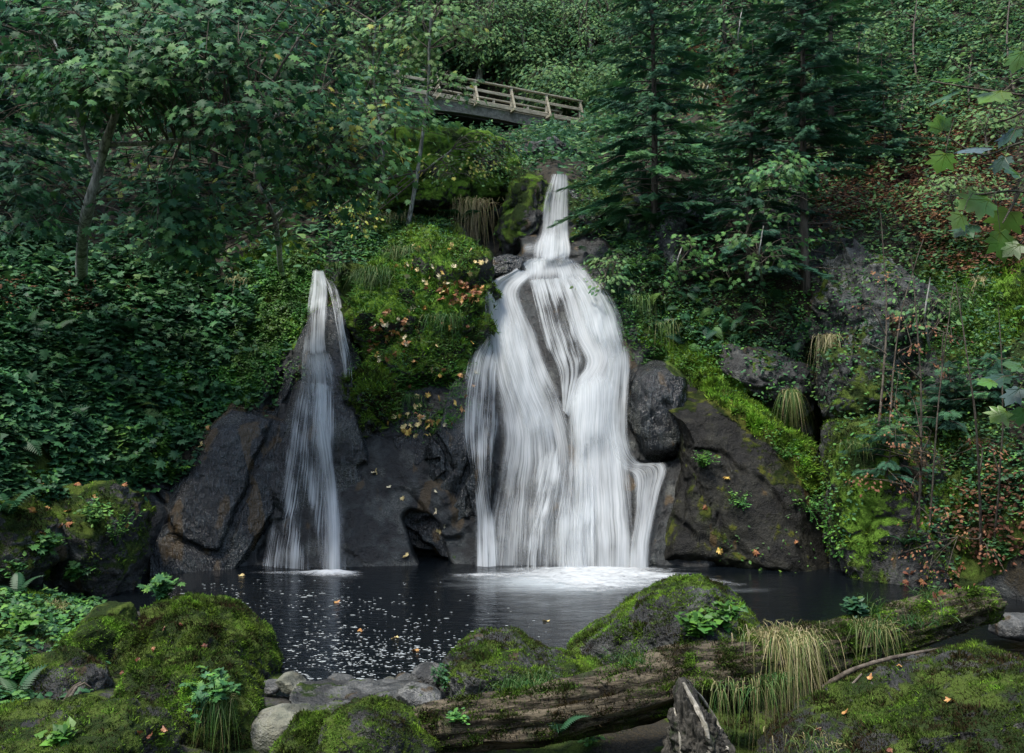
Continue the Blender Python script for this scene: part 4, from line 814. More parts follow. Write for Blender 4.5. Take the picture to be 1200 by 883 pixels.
o_, v_, f_, b_ = ob_info['rock_slab']; fuzz('moss', (v_, f_), 26000, 97, .075, [('l', [(790, 410), (850, 458), (935, 520), (955, 565)], 17, 1.)], .78, o_, b_, upmin=-.8, mossbias=.4)
n_ = 0; fv, ff = [], []
for v_, f_ in FAR: fv.append(v_); ff.append(f_+n_); n_ += len(v_)
RSRC = (np.concatenate(fv), np.concatenate(ff))
cover('undergrowth', 'mixed weeds rooted in cracks of the overgrown rock face beyond the crevice', 9000, [('e', 1040, 400, 90, 120, 0, .8), ('e', 900, 430, 70, 35, 20, 1.), ('e', 1005, 450, 40, 50, 0, .9), ('e', 1110, 600, 40, 90, 0, 1.), ('e', 990, 560, 14, 90, 0, .7), ('e', 790, 290, 40, 50, 0, .8)], .085, (OVATE, OVATE_F), 'ivy', 61, .16, (.6, .25), src=RSRC)
cover('undergrowth', 'green plants spilling over the upper rims of the wet slabs', 9000, [('l', [(175, 545), (215, 475), (270, 452), (345, 438)], 13, 1.), ('l', [(420, 440), (450, 480), (500, 505), (540, 480)], 12, .9), ('l', [(795, 405), (850, 450), (940, 530), (985, 640)], 14, .8), ('e', 900, 640, 60, 40, 0, .08), ('e', 600, 195, 20, 20, 0, .8), ('e', 700, 270, 30, 30, 0, .5), ('l', [(405, 300), (470, 275), (560, 278)], 16, 1.)], .07, (OVATE, OVATE_F), 'bright', 62, .14, (.45, .25), src=RSRC, downhang=.6)
cover('undergrowth', 'grassy weeds sprouting from the moss of the leaf strewn outcrop', 16000, [('e', 490, 380, 85, 110, 0, .6), ('e', 440, 320, 50, 50, 0, 1.), ('e', 500, 470, 60, 40, 0, 1.)], .14, (OVATE*np.array([.22, 1, 1]), OVATE_F), 'bright', 63, .12, (.6, .25), src=RSRC, downhang=-.4)
cover('fern_patch', 'small ferns and drooping fronds on the shaded rocks under the spruces', 900, [('e', 860, 380, 100, 50, 15, 1.), ('e', 740, 300, 50, 60, 0, 1.), ('e', 1060, 480, 90, 60, 0, .8), ('e', 90, 450, 120, 90, 0, .8), ('e', 470, 250, 70, 30, 0, .6)], .42, (FROND*np.array([1.15, 1, 1]), FROND_F), 'fern', 64, .12, (.5, .25), cat='ferns')

cover('undergrowth', 'shaded low plants around the spruce trunks', 7000, [('e', 860, 230, 110, 70, 0, 1.), ('e', 640, 185, 40, 16, 0, .5), ('e', 410, 290, 50, 30, 0, .7)], .13, (OVATE, OVATE_F), 'ivy', 65, .4, (.55, .2), persp=False)
cover('undergrowth', 'leafy undergrowth on the outer flanks of the gorge', 20000, [('e', 1330, 300, 130, 460, 0, 1.), ('e', -190, 350, 150, 420, 0, 1.)], .13, (OVATE, OVATE_F), 'ivy', 66, .4, (.5, .25))
GSRC = (GV, GF)
cover('undergrowth', 'low green plants spreading over the bank beside the mossy boulders', 9000, [('e', 40, 700, 100, 70, 0, 1.), ('e', -60, 800, 120, 90, 0, 1.), ('e', 60, 780, 70, 40, 0, .5)], .075, (IVY, IVY_F), 'ivy', 58, .18, (.6, .25), src=GSRC)
fuzz('moss_cover', GSRC, 40000, 96, .035, [('e', 20, 700, 100, 60, 0, 1.), ('e', 1000, 800, 200, 100, 0, .5)], .4, None, (0, 0, 0), 'moss carpet on the low ground between the near boulders')

cover('undergrowth', 'larger lobed leaves standing up through the leafy bank', 2600, [('e', 110, 430, 170, 120, 0, 1.), ('e', 240, 390, 70, 50, 0, 1.)], .17, (MAPLE, MAPLE_F), 'ivy', 59, .55, (.45, .15), clump=1.2)
cover('undergrowth', 'fine green weeds and grass seedlings fringing the cliff ledges', 9000, [('e', 330, 320, 60, 40, 0, 1.), ('e', 740, 360, 50, 60, 0, 1.), ('e', 800, 410, 50, 30, 0, 1.), ('e', 1000, 470, 50, 30, 0, .8), ('e', 1120, 380, 70, 50, 0, .8)], .10, (OVATE*np.array([.35, 1, 1]), OVATE_F), 'bright', 60, .2, (.5, .2))
# ---------------------------------------------------------------- trees
def B(px, py, Y, rx, ry, rY, n, ts=0.):   # crown lobe: centre pixel, distance, radii in pixels and metres
    k = Y/F_PX; return (P(px, py, Y), (rx*k, rY, ry*k), n, ts)
def surf(px, py):
    h, n = hit(px, py); return h
broadleaf('maple_tree', 'dark leaved maple with a pale leaning forked trunk on the steep bank', 'tree', surf(95, 320), [([surf(95, 330), P(100, 260, 17.5), P(118, 190, 17), P(140, 118, 16.6), P(160, 40, 16.4)], .13, .05), ([P(112, 205, 17.1), P(100, 170, 17.2), P(85, 110, 17), P(60, 40, 17)], .055, .02), ([P(125, 170, 17), P(210, 165, 16.4), P(290, 150, 16)], .05, .02)],
          [B(150, 70, 16.3, 140, 70, 1.6, 300, .1), B(290, 90, 16.0, 120, 90, 1.4, 270, .05), B(40, 60, 17, 90, 90, 1.4, 130, 0), B(30, 230, 17.2, 55, 60, 1.2, 90, -.05), B(200, 240, 16.6, 60, 50, .9, 90, .0), B(250, 20, 17, 150, 50, 1.4, 130, -.05), B(130, 105, 15.6, 60, 32, .6, 80, .2)], leaf=.165, seed=101, tint=(.38, .14), yellow=.75)
broadleaf('maple_tree', 'maple with branches of yellowing leaves reaching over the slender waterfall', 'tree', surf(330, 300), [([surf(330, 320), P(322, 260, 19), P(300, 200, 18.6), P(330, 120, 18.2), P(350, 40, 18)], .07, .03), ([P(322, 255, 19), P(380, 205, 17.8), P(430, 170, 17.6)], .05, .02)],
          [B(250, 280, 17.6, 80, 45, .9, 130, .22), B(390, 190, 17.6, 60, 50, .8, 120, .15), B(440, 140, 18, 70, 50, .9, 130, .2), B(320, 215, 17.8, 70, 35, .8, 70, .1), B(200, 190, 18.6, 70, 40, 1., 40, -.1)], leaf=.15, seed=102, tint=(.45, .15), yellow=.32)
broadleaf('maple_tree', 'airy yellow flecked maple screening the near end of the footbridge', 'tree', surf(470, 250), [([surf(478, 265), P(490, 200, 25), P(500, 120, 24.5), P(505, 20, 24)], .07, .03), ([surf(440, 250), P(450, 180, 24.5), P(438, 100, 24.5), P(440, 20, 24)], .06, .02)],
          [B(500, 30, 24.5, 75, 45, 1.6, 200, .3), B(435, 100, 24.5, 50, 60, 1.3, 110, .2), B(535, 104, 24.5, 24, 20, .6, 22, .35), B(430, 20, 25, 90, 50, 1.4, 130, .1), B(440, 215, 24.6, 40, 30, .8, 30, .2)], leaf=.15, seed=103, tint=(.5, .2), yellow=.5, mat='lightleaf')
broadleaf('shrub', 'yellowing leafy bush spilling over the overhanging boulder', 'bush', surf(520, 185), [([surf(500, 200), P(510, 190, 25.4), P(530, 175, 25.2)], .03, .012)],
          [B(540, 195, 25.0, 60, 18, .5, 50, .35), B(450, 180, 25.2, 50, 20, .6, 35, .2), B(565, 170, 26, 45, 14, .5, 40, .2), B(415, 250, 24, 40, 22, .6, 35, .1)], leaf=.12, seed=104, tint=(.5, .2), yellow=.15, mat='lightleaf', T=(OVATE, OVATE_F))
# far trees behind the footbridge
ft = [(610, 45, 50, 60, 62, .25), (690, 55, 51, 70, 70, .0), (560, 20, 50, 60, 60, .1), (655, -10, 52, 90, 50, .15), (770, 20, 46, 70, 70, .1), (500, 0, 54, 80, 60, -.1), (400, -10, 46, 80, 60, -.1), (870, -10, 44, 70, 50, .0), (960, -25, 42, 70, 45, .1), (1040, 10, 37, 60, 50, .3), (1130, -5, 35, 65, 45, .2), (1200, 40, 32, 50, 50, .3), (310, 0, 38, 70, 55, -.1), (200, 20, 36, 70, 60, .05), (80, 10, 34, 70, 60, -.1), (735, 105, 44, 45, 30, .35), (650, 100, 46, 40, 28, .3)]
fl_ = ['rounded pale green tree directly behind the footbridge railing', 'dark crowned tree filling the gap above the footbridge', 'broad tree half hidden behind the yellow flecked maple', 'tall shadowy tree at the top edge above the bridge', 'tree rising behind the drooping spruce tip', 'gloomy tree at the back above the bridge end', 'gloomy tree at the back behind the slim dark spruce', 'back row tree peeping out between the two big spruces', 'back row tree rising behind the tall dense spruce', 'pale green tree at the top of the bramble slope beside the dense spruce', 'light leafed tree on the skyline edge of the bramble slope', 'bushy tree above the sunlit hanging maple leaves', 'back row tree between the slim dark spruce and the maples', 'back row tree hidden behind the pale trunked maple crown', 'back row tree in the top corner behind the maple', 'low bushy tree between footbridge end and drooping spruce', 'bright bushy tree right behind the footbridge rail']
for i, (px, py, Y, rx, ry, ts) in enumerate(ft):
    c = P(px, py, Y); g = P(px, py+ry*1.3, Y)
    broadleaf('broadleaf_tree', fl_[i], 'tree', g, [([g, (c+g)/2+[.3, 0, 0], c+[0, 0, 1.]], .22, .06)], [B(px, py, Y, rx, ry, 2.5, 430, ts), B(px+20, py+ry*.5, Y-.5, rx*.6, ry*.4, 2, 150, ts+.1)], leaf=.24, seed=110+i, tint=(.30, .2), mat='lightleaf', group='background trees above the footbridge', T=(OVATE, OVATE_F), per=14)
spruce('spruce', 'wide drooping spruce with open grey branches right of the small upper fall', surf(765, 255)+[0, 0, -.3], 9.6, 2.5, 120, .03, 1.0, .30, .10, (.2, 2.2, 14), tint=.6)
spruce('spruce', 'tall dense dark spruce with dead lower branches along its bare trunk', surf(943, 345), 11.0, 2.3, 122, .26, 1.15, .32, .11, (.4, 3.2, 26), tint=.5)
spruce('spruce', 'shadowy spruce with low boughs sweeping over the ledge beside the cliff face', surf(880, 330)+[0, 0, -.2], 6.2, 1.9, 123, .05, 1.1, .35, .1, (.2, 1.5, 8), tint=.45)
spruce('spruce', 'very dark slim spruce standing between the two maples', surf(385, 240)+[0, .5, -1.], 10.5, 2.2, 124, .1, .8, .35, .12, tint=.15)
spruce('spruce', 'dark spruce mostly hidden behind the pale trunked maple', P(250, 270, 25), 12., 2.8, 125, .05, .8, .35, .14, tint=.12)
spruce('spruce', 'young spruce growing out of the bracken beside the tall dense spruce', surf(1035, 200), 3.6, 1.4, 126, .05, 1.2, .2, .05, tint=.55)
spruce('spruce', 'gloomy spruce behind the leafy bank at the picture edge', P(-20, 230, 22), 11., 2.8, 127, .05, .8, .35, .14, tint=.15)
for i, (px, py, L_) in enumerate([(1110, 500, 'little spruce seedling among the brown leaves on the mossy bank'), (1040, 560, 'little spruce seedling rooted on the bright mossy slab'), (1165, 470, 'little spruce seedling in the shade beneath the hanging leaves')]):
    h = surf(px, py); spruce('spruce_seedling', L_, h-[0, 0, .1], 1.4-.2*i, .75, 130+i, .05, 1.6, .15, .02, tint=.45)
# small broadleaf saplings
sap = [(895, 285, 20, 60, 40, 'maple', 'young maple with pale bluish leaves in front of the spruce trunks'), (800, 300, 21.5, 38, 26, 'maple', 'small maple sapling over the craggy lichen rock'), (910, 200, 19.2, 40, 22, 'maple', 'pale leaved branchlet of young maple before the tall spruce'),
       (1090, 350, 18.6, 60, 50, 'lightleaf', 'thin sapling with light green leaves on the mossy ledge'), (870, 35, 26, 50, 50, 'maple', 'greyish maple sapling near the top beside the tall spruce'), (830, 110, 26, 35, 20, 'lightleaf', 'small green bush above the dry grass on the terrace'), (1120, 225, 20, 45, 22, 'yellow', 'low golden bush in the bracken behind the hanging leaves'),
       (715, 320, 21.4, 26, 22, 'lightleaf', 'bright little bush overhanging the rock next to the wide waterfall')]
for i, (px, py, Y, rx, ry, mt, lb) in enumerate(sap):
    g = surf(px, py+ry*1.2); 
    if g[1] < Y: Y = g[1]-.3
    broadleaf('sapling', lb, 'sapling', g, [([g, P(px-6, py+ry*.4, Y), P(px, py-ry*.5, Y)], .03, .012)], [B(px, py, Y, rx, ry, .5, 60, .25)], leaf=.12, seed=140+i, tint=(.8 if mt == 'yellow' else .42, .15), mat='lightleaf' if mt == 'yellow' else mt, twigr=.006, per=9, group='young saplings on the ledges', T=(OVATE, OVATE_F) if mt != 'maple' else (MAPLE, MAPLE_F))
# copper leaved beech saplings
for i, (g0, top, bl, lb) in enumerate([((1075, 640), (1068, 300), [(1045, 460, 16, 55, 30, 16), (1040, 540, 15.8, 60, 40, 24), (1090, 400, 16.2, 60, 35, 12), (1110, 610, 15.4, 60, 30, 12)], 'tall thin beech sapling with sparse copper leaves over the mossy slab'), ((1150, 660), (1120, 330), [(1150, 530, 15, 60, 30, 14), (1165, 640, 14.8, 50, 28, 10), (1100, 650, 15, 40, 26, 9)], 'beech sapling with drooping copper leaves at the foot of the bank'), ((1030, 500), (1032, 250), [(1000, 400, 17.5, 35, 25, 8), (1030, 350, 17.5, 30, 30, 6)], 'bare thin sapling with a few brown leaves before the grey cliff face')]):
    Y0 = bl[0][2]; g = surf(*g0)
    broadleaf('beech_sapling', lb, 'sapling', g, [([g, P((g0[0]+top[0])/2+8, (g0[1]+top[1])/2, Y0), P(top[0], top[1], Y0)], .028, .008), ([g+[.2, 0, 0], P(g0[0]+25, (g0[1]+top[1])/2, Y0), P(top[0]+50, top[1]+30, Y0)], .02, .006)],
              [(P(a_, b_, c_), (d_*c_/F_PX, .6, e_*c_/F_PX), f_, 0) for a_, b_, c_, d_, e_, f_ in bl], leaf=.065, seed=160+i, tint=(.7, .2), mat='brown', bark='twig', twigr=.006, per=12, T=(OVATE, OVATE_F), group='copper leaved beech saplings')
# hanging branch close to the lens
def near_leaf(bag, V, Fc, tn, d, stems, o, sz, R):
    c = V.mean(0); V = V+.10*sz*np.sin((V-c)@unit(R.normal(size=3))*9/sz*.6)[:, None]*np.array([0, .5, 1.])*.5
    bag.add(V, Fc, tn)
    nrm = unit(np.cross(V[5]-V[0], V[12]-V[0])); nrm = nrm*(1 if nrm[1] < 0 else -1)
    for k in (7, 14, 21-1, 28-1, 34): 
        if k < len(V): bag.add(*tube(np.stack([V[1]+nrm*.001, (V[1]*.5+V[k]*.45+V[0]*.05)+nrm*.0015, V[1]*.12+V[k]*.88+nrm*.001]), [.0013, .0009, .0004], 3), min(1., tn+.22))
    e = o-d[0]*sz*.9+np.array([0, 0, .03]); stems.add(*tube(np.stack([o, (o+e)/2+np.array([0, 0, .012]), e]), [.0012, .0015, .0018], 4))
root = empty('maple_branch', P(1215, 130, 3.2), 'big sunlit green maple leaves on a twig hanging close to the camera', 'branch')
tw = Bag()
for pts in ([(1260, 120, 3.2), (1200, 112, 3.2), (1130, 102, 3.25), (1090, 95, 3.3)], [(1250, 80, 3.1), (1200, 130, 3.15), (1165, 145, 3.2)], [(1260, 150, 3.2), (1195, 168, 3.2), (1150, 182, 3.25), (1110, 160, 3.3)], [(1260, 250, 3.2), (1200, 225, 3.2), (1150, 228, 3.2), (1110, 230, 3.3)], [(1195, 225, 3.2), (1175, 262, 3.2)]):
    tw.add(*tube(smooth_path([P(*p) for p in pts], 12), np.linspace(.006, .0025, 12), 5))
R = np.random.default_rng(5); lb_ = Bag()
for px, py, sz, a, tl, tn in [(1175, 108, 42, 200, .35, .75), (1160, 92, 30, 150, .5, .6), (1130, 92, 34, 175, .25, .6), (1118, 108, 40, 205, .2, .45), (1105, 155, 28, 100, .7, .7), (1108, 178, 32, 250, .8, .75), (1152, 172, 42, 195, .15, .0), (1178, 182, 30, 240, .3, .2), (1160, 232, 46, 200, .75, .7), (1128, 252, 24, 230, .7, .75), (1185, 245, 40, 250, .8, .8), (1172, 272, 40, 280, .85, .75), (1140, 262, 34, 215, .3, .4), (1195, 205, 36, 150, .5, .55), (1190, 150, 34, 230, .3, .3), (1198, 60, 30, 250, .5, .6), (1196, 285, 30, 220, .6, .6)]:
    Y = 3.2+R.normal(0, .06); ar = math.radians(a); d = np.array([[math.cos(ar), R.normal(0, .2), math.sin(ar)]]); nn = np.array([[R.normal(0, .2), -tl, 1-tl*.55]])
    V, Fc = inst(MAPLE_N, MAPLE_NF, frames(d, nn), np.array([sz*Y/F_PX*.85]), P(px, py, Y)[None]); near_leaf(lb_, V, Fc, tn, d, tw, P(px, py, Y), sz*Y/F_PX, R)
tw.make('twig', M['twig'], root, root.location[:], True)
lb_.make('foliage', leaf_mat('near_maple_leaf', [(0, (.10, .15, .15)), (.3, (.035, .085, .05)), (.7, (.09, .20, .03)), (1, (.22, .32, .05))], .4, .35, .5, 8.), root, root.location[:])
root = empty('maple_branch', P(1215, 460, 4.2), 'shaded maple leaves hanging close to the camera below the sunlit ones', 'branch')
tw = Bag(); tw.add(*tube(smooth_path([P(1260, 430, 4.2), P(1205, 440, 4.2), P(1160, 450, 4.2)], 8), np.linspace(.005, .002, 8), 5)); lb_ = Bag()
for px, py, sz, a, tl, tn in [(1180, 442, 34, 190, .3, .3), (1195, 455, 30, 230, .4, .1), (1165, 448, 26, 180, .4, .7), (1180, 480, 32, 215, .6, .75), (1198, 430, 26, 170, .4, .5), (1200, 478, 26, 260, .5, .5)]:
    Y = 4.2+R.normal(0, .06); ar = math.radians(a); d = np.array([[math.cos(ar), R.normal(0, .2), math.sin(ar)]]); nn = np.array([[R.normal(0, .2), -tl, 1-tl*.55]])
    V, Fc = inst(MAPLE_N, MAPLE_NF, frames(d, nn), np.array([sz*Y/F_PX*.85]), P(px, py, Y)[None]); near_leaf(lb_, V, Fc, tn, d, tw, P(px, py, Y), sz*Y/F_PX, R)
tw.make('twig', M['twig'], root, root.location[:], True)
lb_.make('foliage', bpy.data.materials['near_maple_leaf'], root, root.location[:])

spruce('spruce', 'soft green spruce standing back between the footbridge end and the tall dense spruce', P(850, 120, 32), 8., 2.4, 128, .05, .8, .25, .1, tint=.65)
spruce('spruce', 'spruce rising behind the tall dense one towards the bramble slope', P(975, 150, 27), 8., 2.2, 129, .05, .8, .25, .1, tint=.6)

yt = [(1010, 60, 30, 38, 45, .35, 'airy light green young tree right beside the dense dark spruce'), (1075, 30, 31, 45, 45, .2, 'slim young tree with pale stem high on the bramble slope'), (1140, 90, 28, 45, 40, .4, 'bright young tree above the golden bush on the bramble slope'), (1185, 20, 29, 40, 50, .15, 'darker young tree in the upper corner of the bramble slope'), (1060, 130, 27, 34, 26, .3, 'small leafy bush tree at the edge of the rusty bracken'), (690, 20, 42, 45, 40, .45, 'sunlit light green tree above the end of the footbridge'), (580, 25, 44, 40, 40, .5, 'pale yellow green tree standing above the footbridge deck'), (1160, 150, 24, 30, 24, .35, 'low bush just behind the topmost hanging maple leaves')]
for i, (px, py, Y, rx, ry, ts, lb) in enumerate(yt):
    g = surf(px+5, py+ry*1.9); Yb = min(Y, g[1])
    broadleaf('young_tree', lb, 'tree', g, [([g, P(px-5, py+ry*.6, (Y+g[1])/2), P(px, py-ry*.8, Y)], .045, .012)], [B(px, py, Y, rx, ry, 1., 90, ts)], leaf=.15, bark='bark', seed=190+i, tint=(.4, .15), mat='lightleaf', twigr=.008, per=10, group='young trees on the upper slopes', T=(OVATE, OVATE_F))
# ---------------------------------------------------------------- footbridge
def beam(p, q, w, h, bag, tint=0.):
    p, q = np.asarray(p, float), np.asarray(q, float); d = unit(q-p); s = np.cross(d, [0, 0, 1.])
    if np.linalg.norm(s) < .2: s = np.array([1., 0, 0])
    s = unit(s); u = np.cross(s, d); c = .012; pr = [(-w/2+c, -h/2), (w/2-c, -h/2), (w/2, -h/2+c), (w/2, h/2-c), (w/2-c, h/2), (-w/2+c, h/2), (-w/2, h/2-c), (-w/2, -h/2+c)]
    V = np.array([e+s*a+u*b_ for e in (p, q) for a, b_ in pr]); k = 8
    bag.add(V, np.array([[i, (i+1) % k, k+(i+1) % k, k+i] for i in range(k)]), tint)
    bag.add(V[:8], np.array([list(range(8))[::-1]]), tint); bag.add(V[8:], np.array([list(range(8))]), tint)
M['timber'] = bark_mat('weathered_timber', (.20, .18, .13), (.38, .35, .27), (.22, .23, .15), .8, (.3, .3, 2.), .01)
M['concrete'] = bark_mat('bridge_concrete', (.09, .09, .075), (.18, .175, .15), (.08, .10, .05), .5, 1., .02)
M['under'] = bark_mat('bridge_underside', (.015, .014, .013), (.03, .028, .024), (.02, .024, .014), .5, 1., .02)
YA, YB = 39.5, 43.2; zt = 17.55
pa = P(440, 100, YA-.8); pb = P(682, 120, YB); pa = np.array([pa[0], YA-.8, zt]); pb = np.array([pb[0], YB, zt-.35]); dv = pb-pa; Lb = np.linalg.norm(dv); ux = dv/Lb; pyv = unit(np.cross([0, 0, 1.], ux))
root = empty('footbridge', pa-[0, 0, 1.6], 'weathered timber railed footbridge crossing high above the falls', 'bridge')
lc = tuple(root.location)
for side_i, off_ in enumerate((0., 2.0)):
    o0 = pyv*off_
    for k_, (nm, dz, w_, h_) in enumerate((('top_rail', 0., .16, .07), ('middle_rail', -.42, .05, .13), ('kerb_beam', -.98, .16, .20))):
        bg_ = Bag(); beam(pa+o0+[0, 0, dz]-pyv*(.05 if k_ == 1 else 0), pb+o0+[0, 0, dz]-pyv*(.05 if k_ == 1 else 0), w_, h_, bg_); bg_.make(nm, M['timber'], root, lc)
    for j in range(6):
        t_ = 1.0+j*(Lb-1.1)/5; q_ = pa+ux*t_+o0
        bg_ = Bag(); beam(q_+[0, 0, -.96], q_+[0, 0, -.04], .13, .13, bg_); bg_.make('post', M['timber'], root, lc)
        if side_i == 0:
            bg_ = Bag(); beam(q_-pyv*.42+[0, 0, -1.10], q_-pyv*.02+[0, 0, -.12], .09, .09, bg_); beam(q_-pyv*.5+[0, 0, -1.13], q_+pyv*.3+[0, 0, -1.13], .15, .11, bg_); bg_.make('brace', M['timber'], root, lc)
n_ = 30; tt = np.linspace(0, 1, n_); arch = -1.5-.55*(2*tt-1)**2*0-.0; 
sec = []
for t_ in tt:
    c_ = pa+dv*t_; dep = .45+.5*abs(2*t_-1)**2.2
    sec.append([c_+pyv*.05+[0, 0, -1.1], c_+pyv*2.1+[0, 0, -1.1], c_+pyv*2.1+[0, 0, -1.1-dep], c_+pyv*.05+[0, 0, -1.1-dep]])
S_ = np.array(sec).reshape(-1, 3); q4 = []
for i in range(n_-1):
    for k in range(4): q4.append([4*i+k, 4*i+(k+1) % 4, 4*i+4+(k+1) % 4, 4*i+4+k])
bg_ = Bag(); bg_.add(S_, np.array(q4)); bg_.add(S_[:4], [[0, 1, 2, 3]]); bg_.add(S_[-4:], [[3, 2, 1, 0]]); bg_.make('deck_slab', M['concrete'], root, lc)
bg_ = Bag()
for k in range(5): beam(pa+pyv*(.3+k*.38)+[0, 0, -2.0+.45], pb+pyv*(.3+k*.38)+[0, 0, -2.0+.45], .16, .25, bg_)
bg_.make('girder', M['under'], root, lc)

# ---------------------------------------------------------------- rotting log
M['rotwood'] = bark_mat('rotten_wood', (.014, .011, .007), (.13, .108, .072), (.03, .042, .014), 1.3, (.12, .8, .8), .05)
lp = [P(470, 862, 8.3), P(560, 848, 8.3), P(640, 836, 8.3), P(720, 818, 8.4), P(800, 795, 8.6), P(880, 783, 8.8), P(960, 764, 9.0), P(1050, 738, 9.3), P(1120, 716, 9.6), P(1165, 706, 9.8)]
q = smooth_path(lp, 160); rad = np.interp(np.linspace(0, 1, 160), [0, .1, .5, .6, .85, 1], [.16, .22, .27, .25, .22, .13])
V, Fq = tube(q, rad, 64); ax = np.repeat(q, 64, 0); rdir = unit(V-ax); ang = np.tile(np.arange(64)/64*2*math.pi, 160); tl_ = np.repeat(np.linspace(0, 6.5, 160), 64)
nz = fbm(np.stack([np.cos(ang)*2.2, np.sin(ang)*2.2, tl_*.5], -1), 300, 5, .6)*.11+fbm(np.stack([np.cos(ang)*6, np.sin(ang)*6, tl_*.6], -1), 301, 4, .6, True)*.05
V = V+rdir*nz[:, None]; bg_ = Bag(); bg_.add(V, Fq)
e0 = len(V); bg_.add(np.concatenate([V[:64], [q[0]]]), np.array([[(i+1) % 64, i, 64] for i in range(64)])); bg_.add(np.concatenate([V[-64:], [q[-1]]]), np.array([[i, (i+1) % 64, 64] for i in range(64)]))
log = bg_.make('fallen_log', M['rotwood'], None, tuple(lp[0]-[0, 0, .3]), True); tag(log, 'long rotting log with split grain lying across the rocks by the shore', 'log')
fuzz('moss', (V, Fq), 80000, 310, .024, None, .42, log, tuple(log.location), upmin=-.25, mossbias=.1)
SOL2 = BVHTree.FromPolygons(V.tolist(), Fq.tolist())
def hit2(px, py):
    d = Vector(((px-CX)/F_PX, 1, -(py-CY)/F_PX)).normalized(); l, n, i, ds = SOL2.ray_cast(CAMP, d); h, nn = hit(px, py)
    if l is not None and (h is None or l[1] < h[1]): return np.array(l), np.array(n)
    return h, nn
# broken stump and root bits
rb = Bag()
for k, pts in enumerate([[(960,810,8.6),(1000,785,8.5),(1060,768,8.6),(1120,758,8.8)], [(940,850,8.2),(985,815,8.3),(1010,790,8.4)]]):
    rb.add(*tube(smooth_path([P(*p) for p in pts], 20), np.linspace([.03, .018, .05][k], .01, 20), 7, lump=.4, seed=k))
tag(rb.make('root', M['twig'], None, tuple(P(960, 830, 8.6)), True), 'thin roots snaking under the log over the shaded boulder', 'root')
for k, (pts, lb) in enumerate([([(52,868,8.2),(72,835,8.6),(90,805,9.0)], 'forked dead branch lying against the dark half bare rock'), ([(62,850,9.3),(82,812,9.4),(95,800,9.5)], 'snapped dead stick standing in the gap between mossy rocks')]):
    rb = Bag(); q_ = smooth_path([P(*p) for p in pts], 14); rb.add(*tube(q_, np.linspace(.035, .015, 14), 7, lump=.5, seed=k)); rb.add(*tube(np.stack([q_[8], q_[8]+[.12, 0, .06], q_[8]+[.2, -.02, .02]]), [.014, .01, .006], 5))
    tag(rb.make('dead_branch', M['twig'], None, tuple(q_[0]), True), lb, 'branch')

st_o, st_v, st_f, st_b = ob_info['tree_stump']; M['bare'] = bark_mat('bare_wood', (.14, .13, .10), (.34, .32, .27), (.10, .10, .07), 1.2, (1., 1., .15), .01)
for k, (w_, pts) in enumerate([(.028, [(800,800),(812,822),(826,852),(834,900)]), (.016, [(806,800),(824,820),(842,850),(852,880)]), (.012, [(790,830),(796,860),(800,900)])]):
    sb = Bag(); q_ = np.array([(lambda h: h)(hit(*p)[0]) for p in pts]); q_ = q_ if len(q_) else q_; yy = min(q_[:, 1].min(), 7.9); q_ = np.array([P(p[0], p[1], min(h_[1], 8.2)-.01) for p, h_ in zip(pts, q_)])
    sb.add(*tube(smooth_path(q_, 24), w_*np.linspace(.5, 1.2, 24), 7, lump=.8, seed=k)); sb.make('bare_splinter', M['bare'], st_o, tuple(st_b))

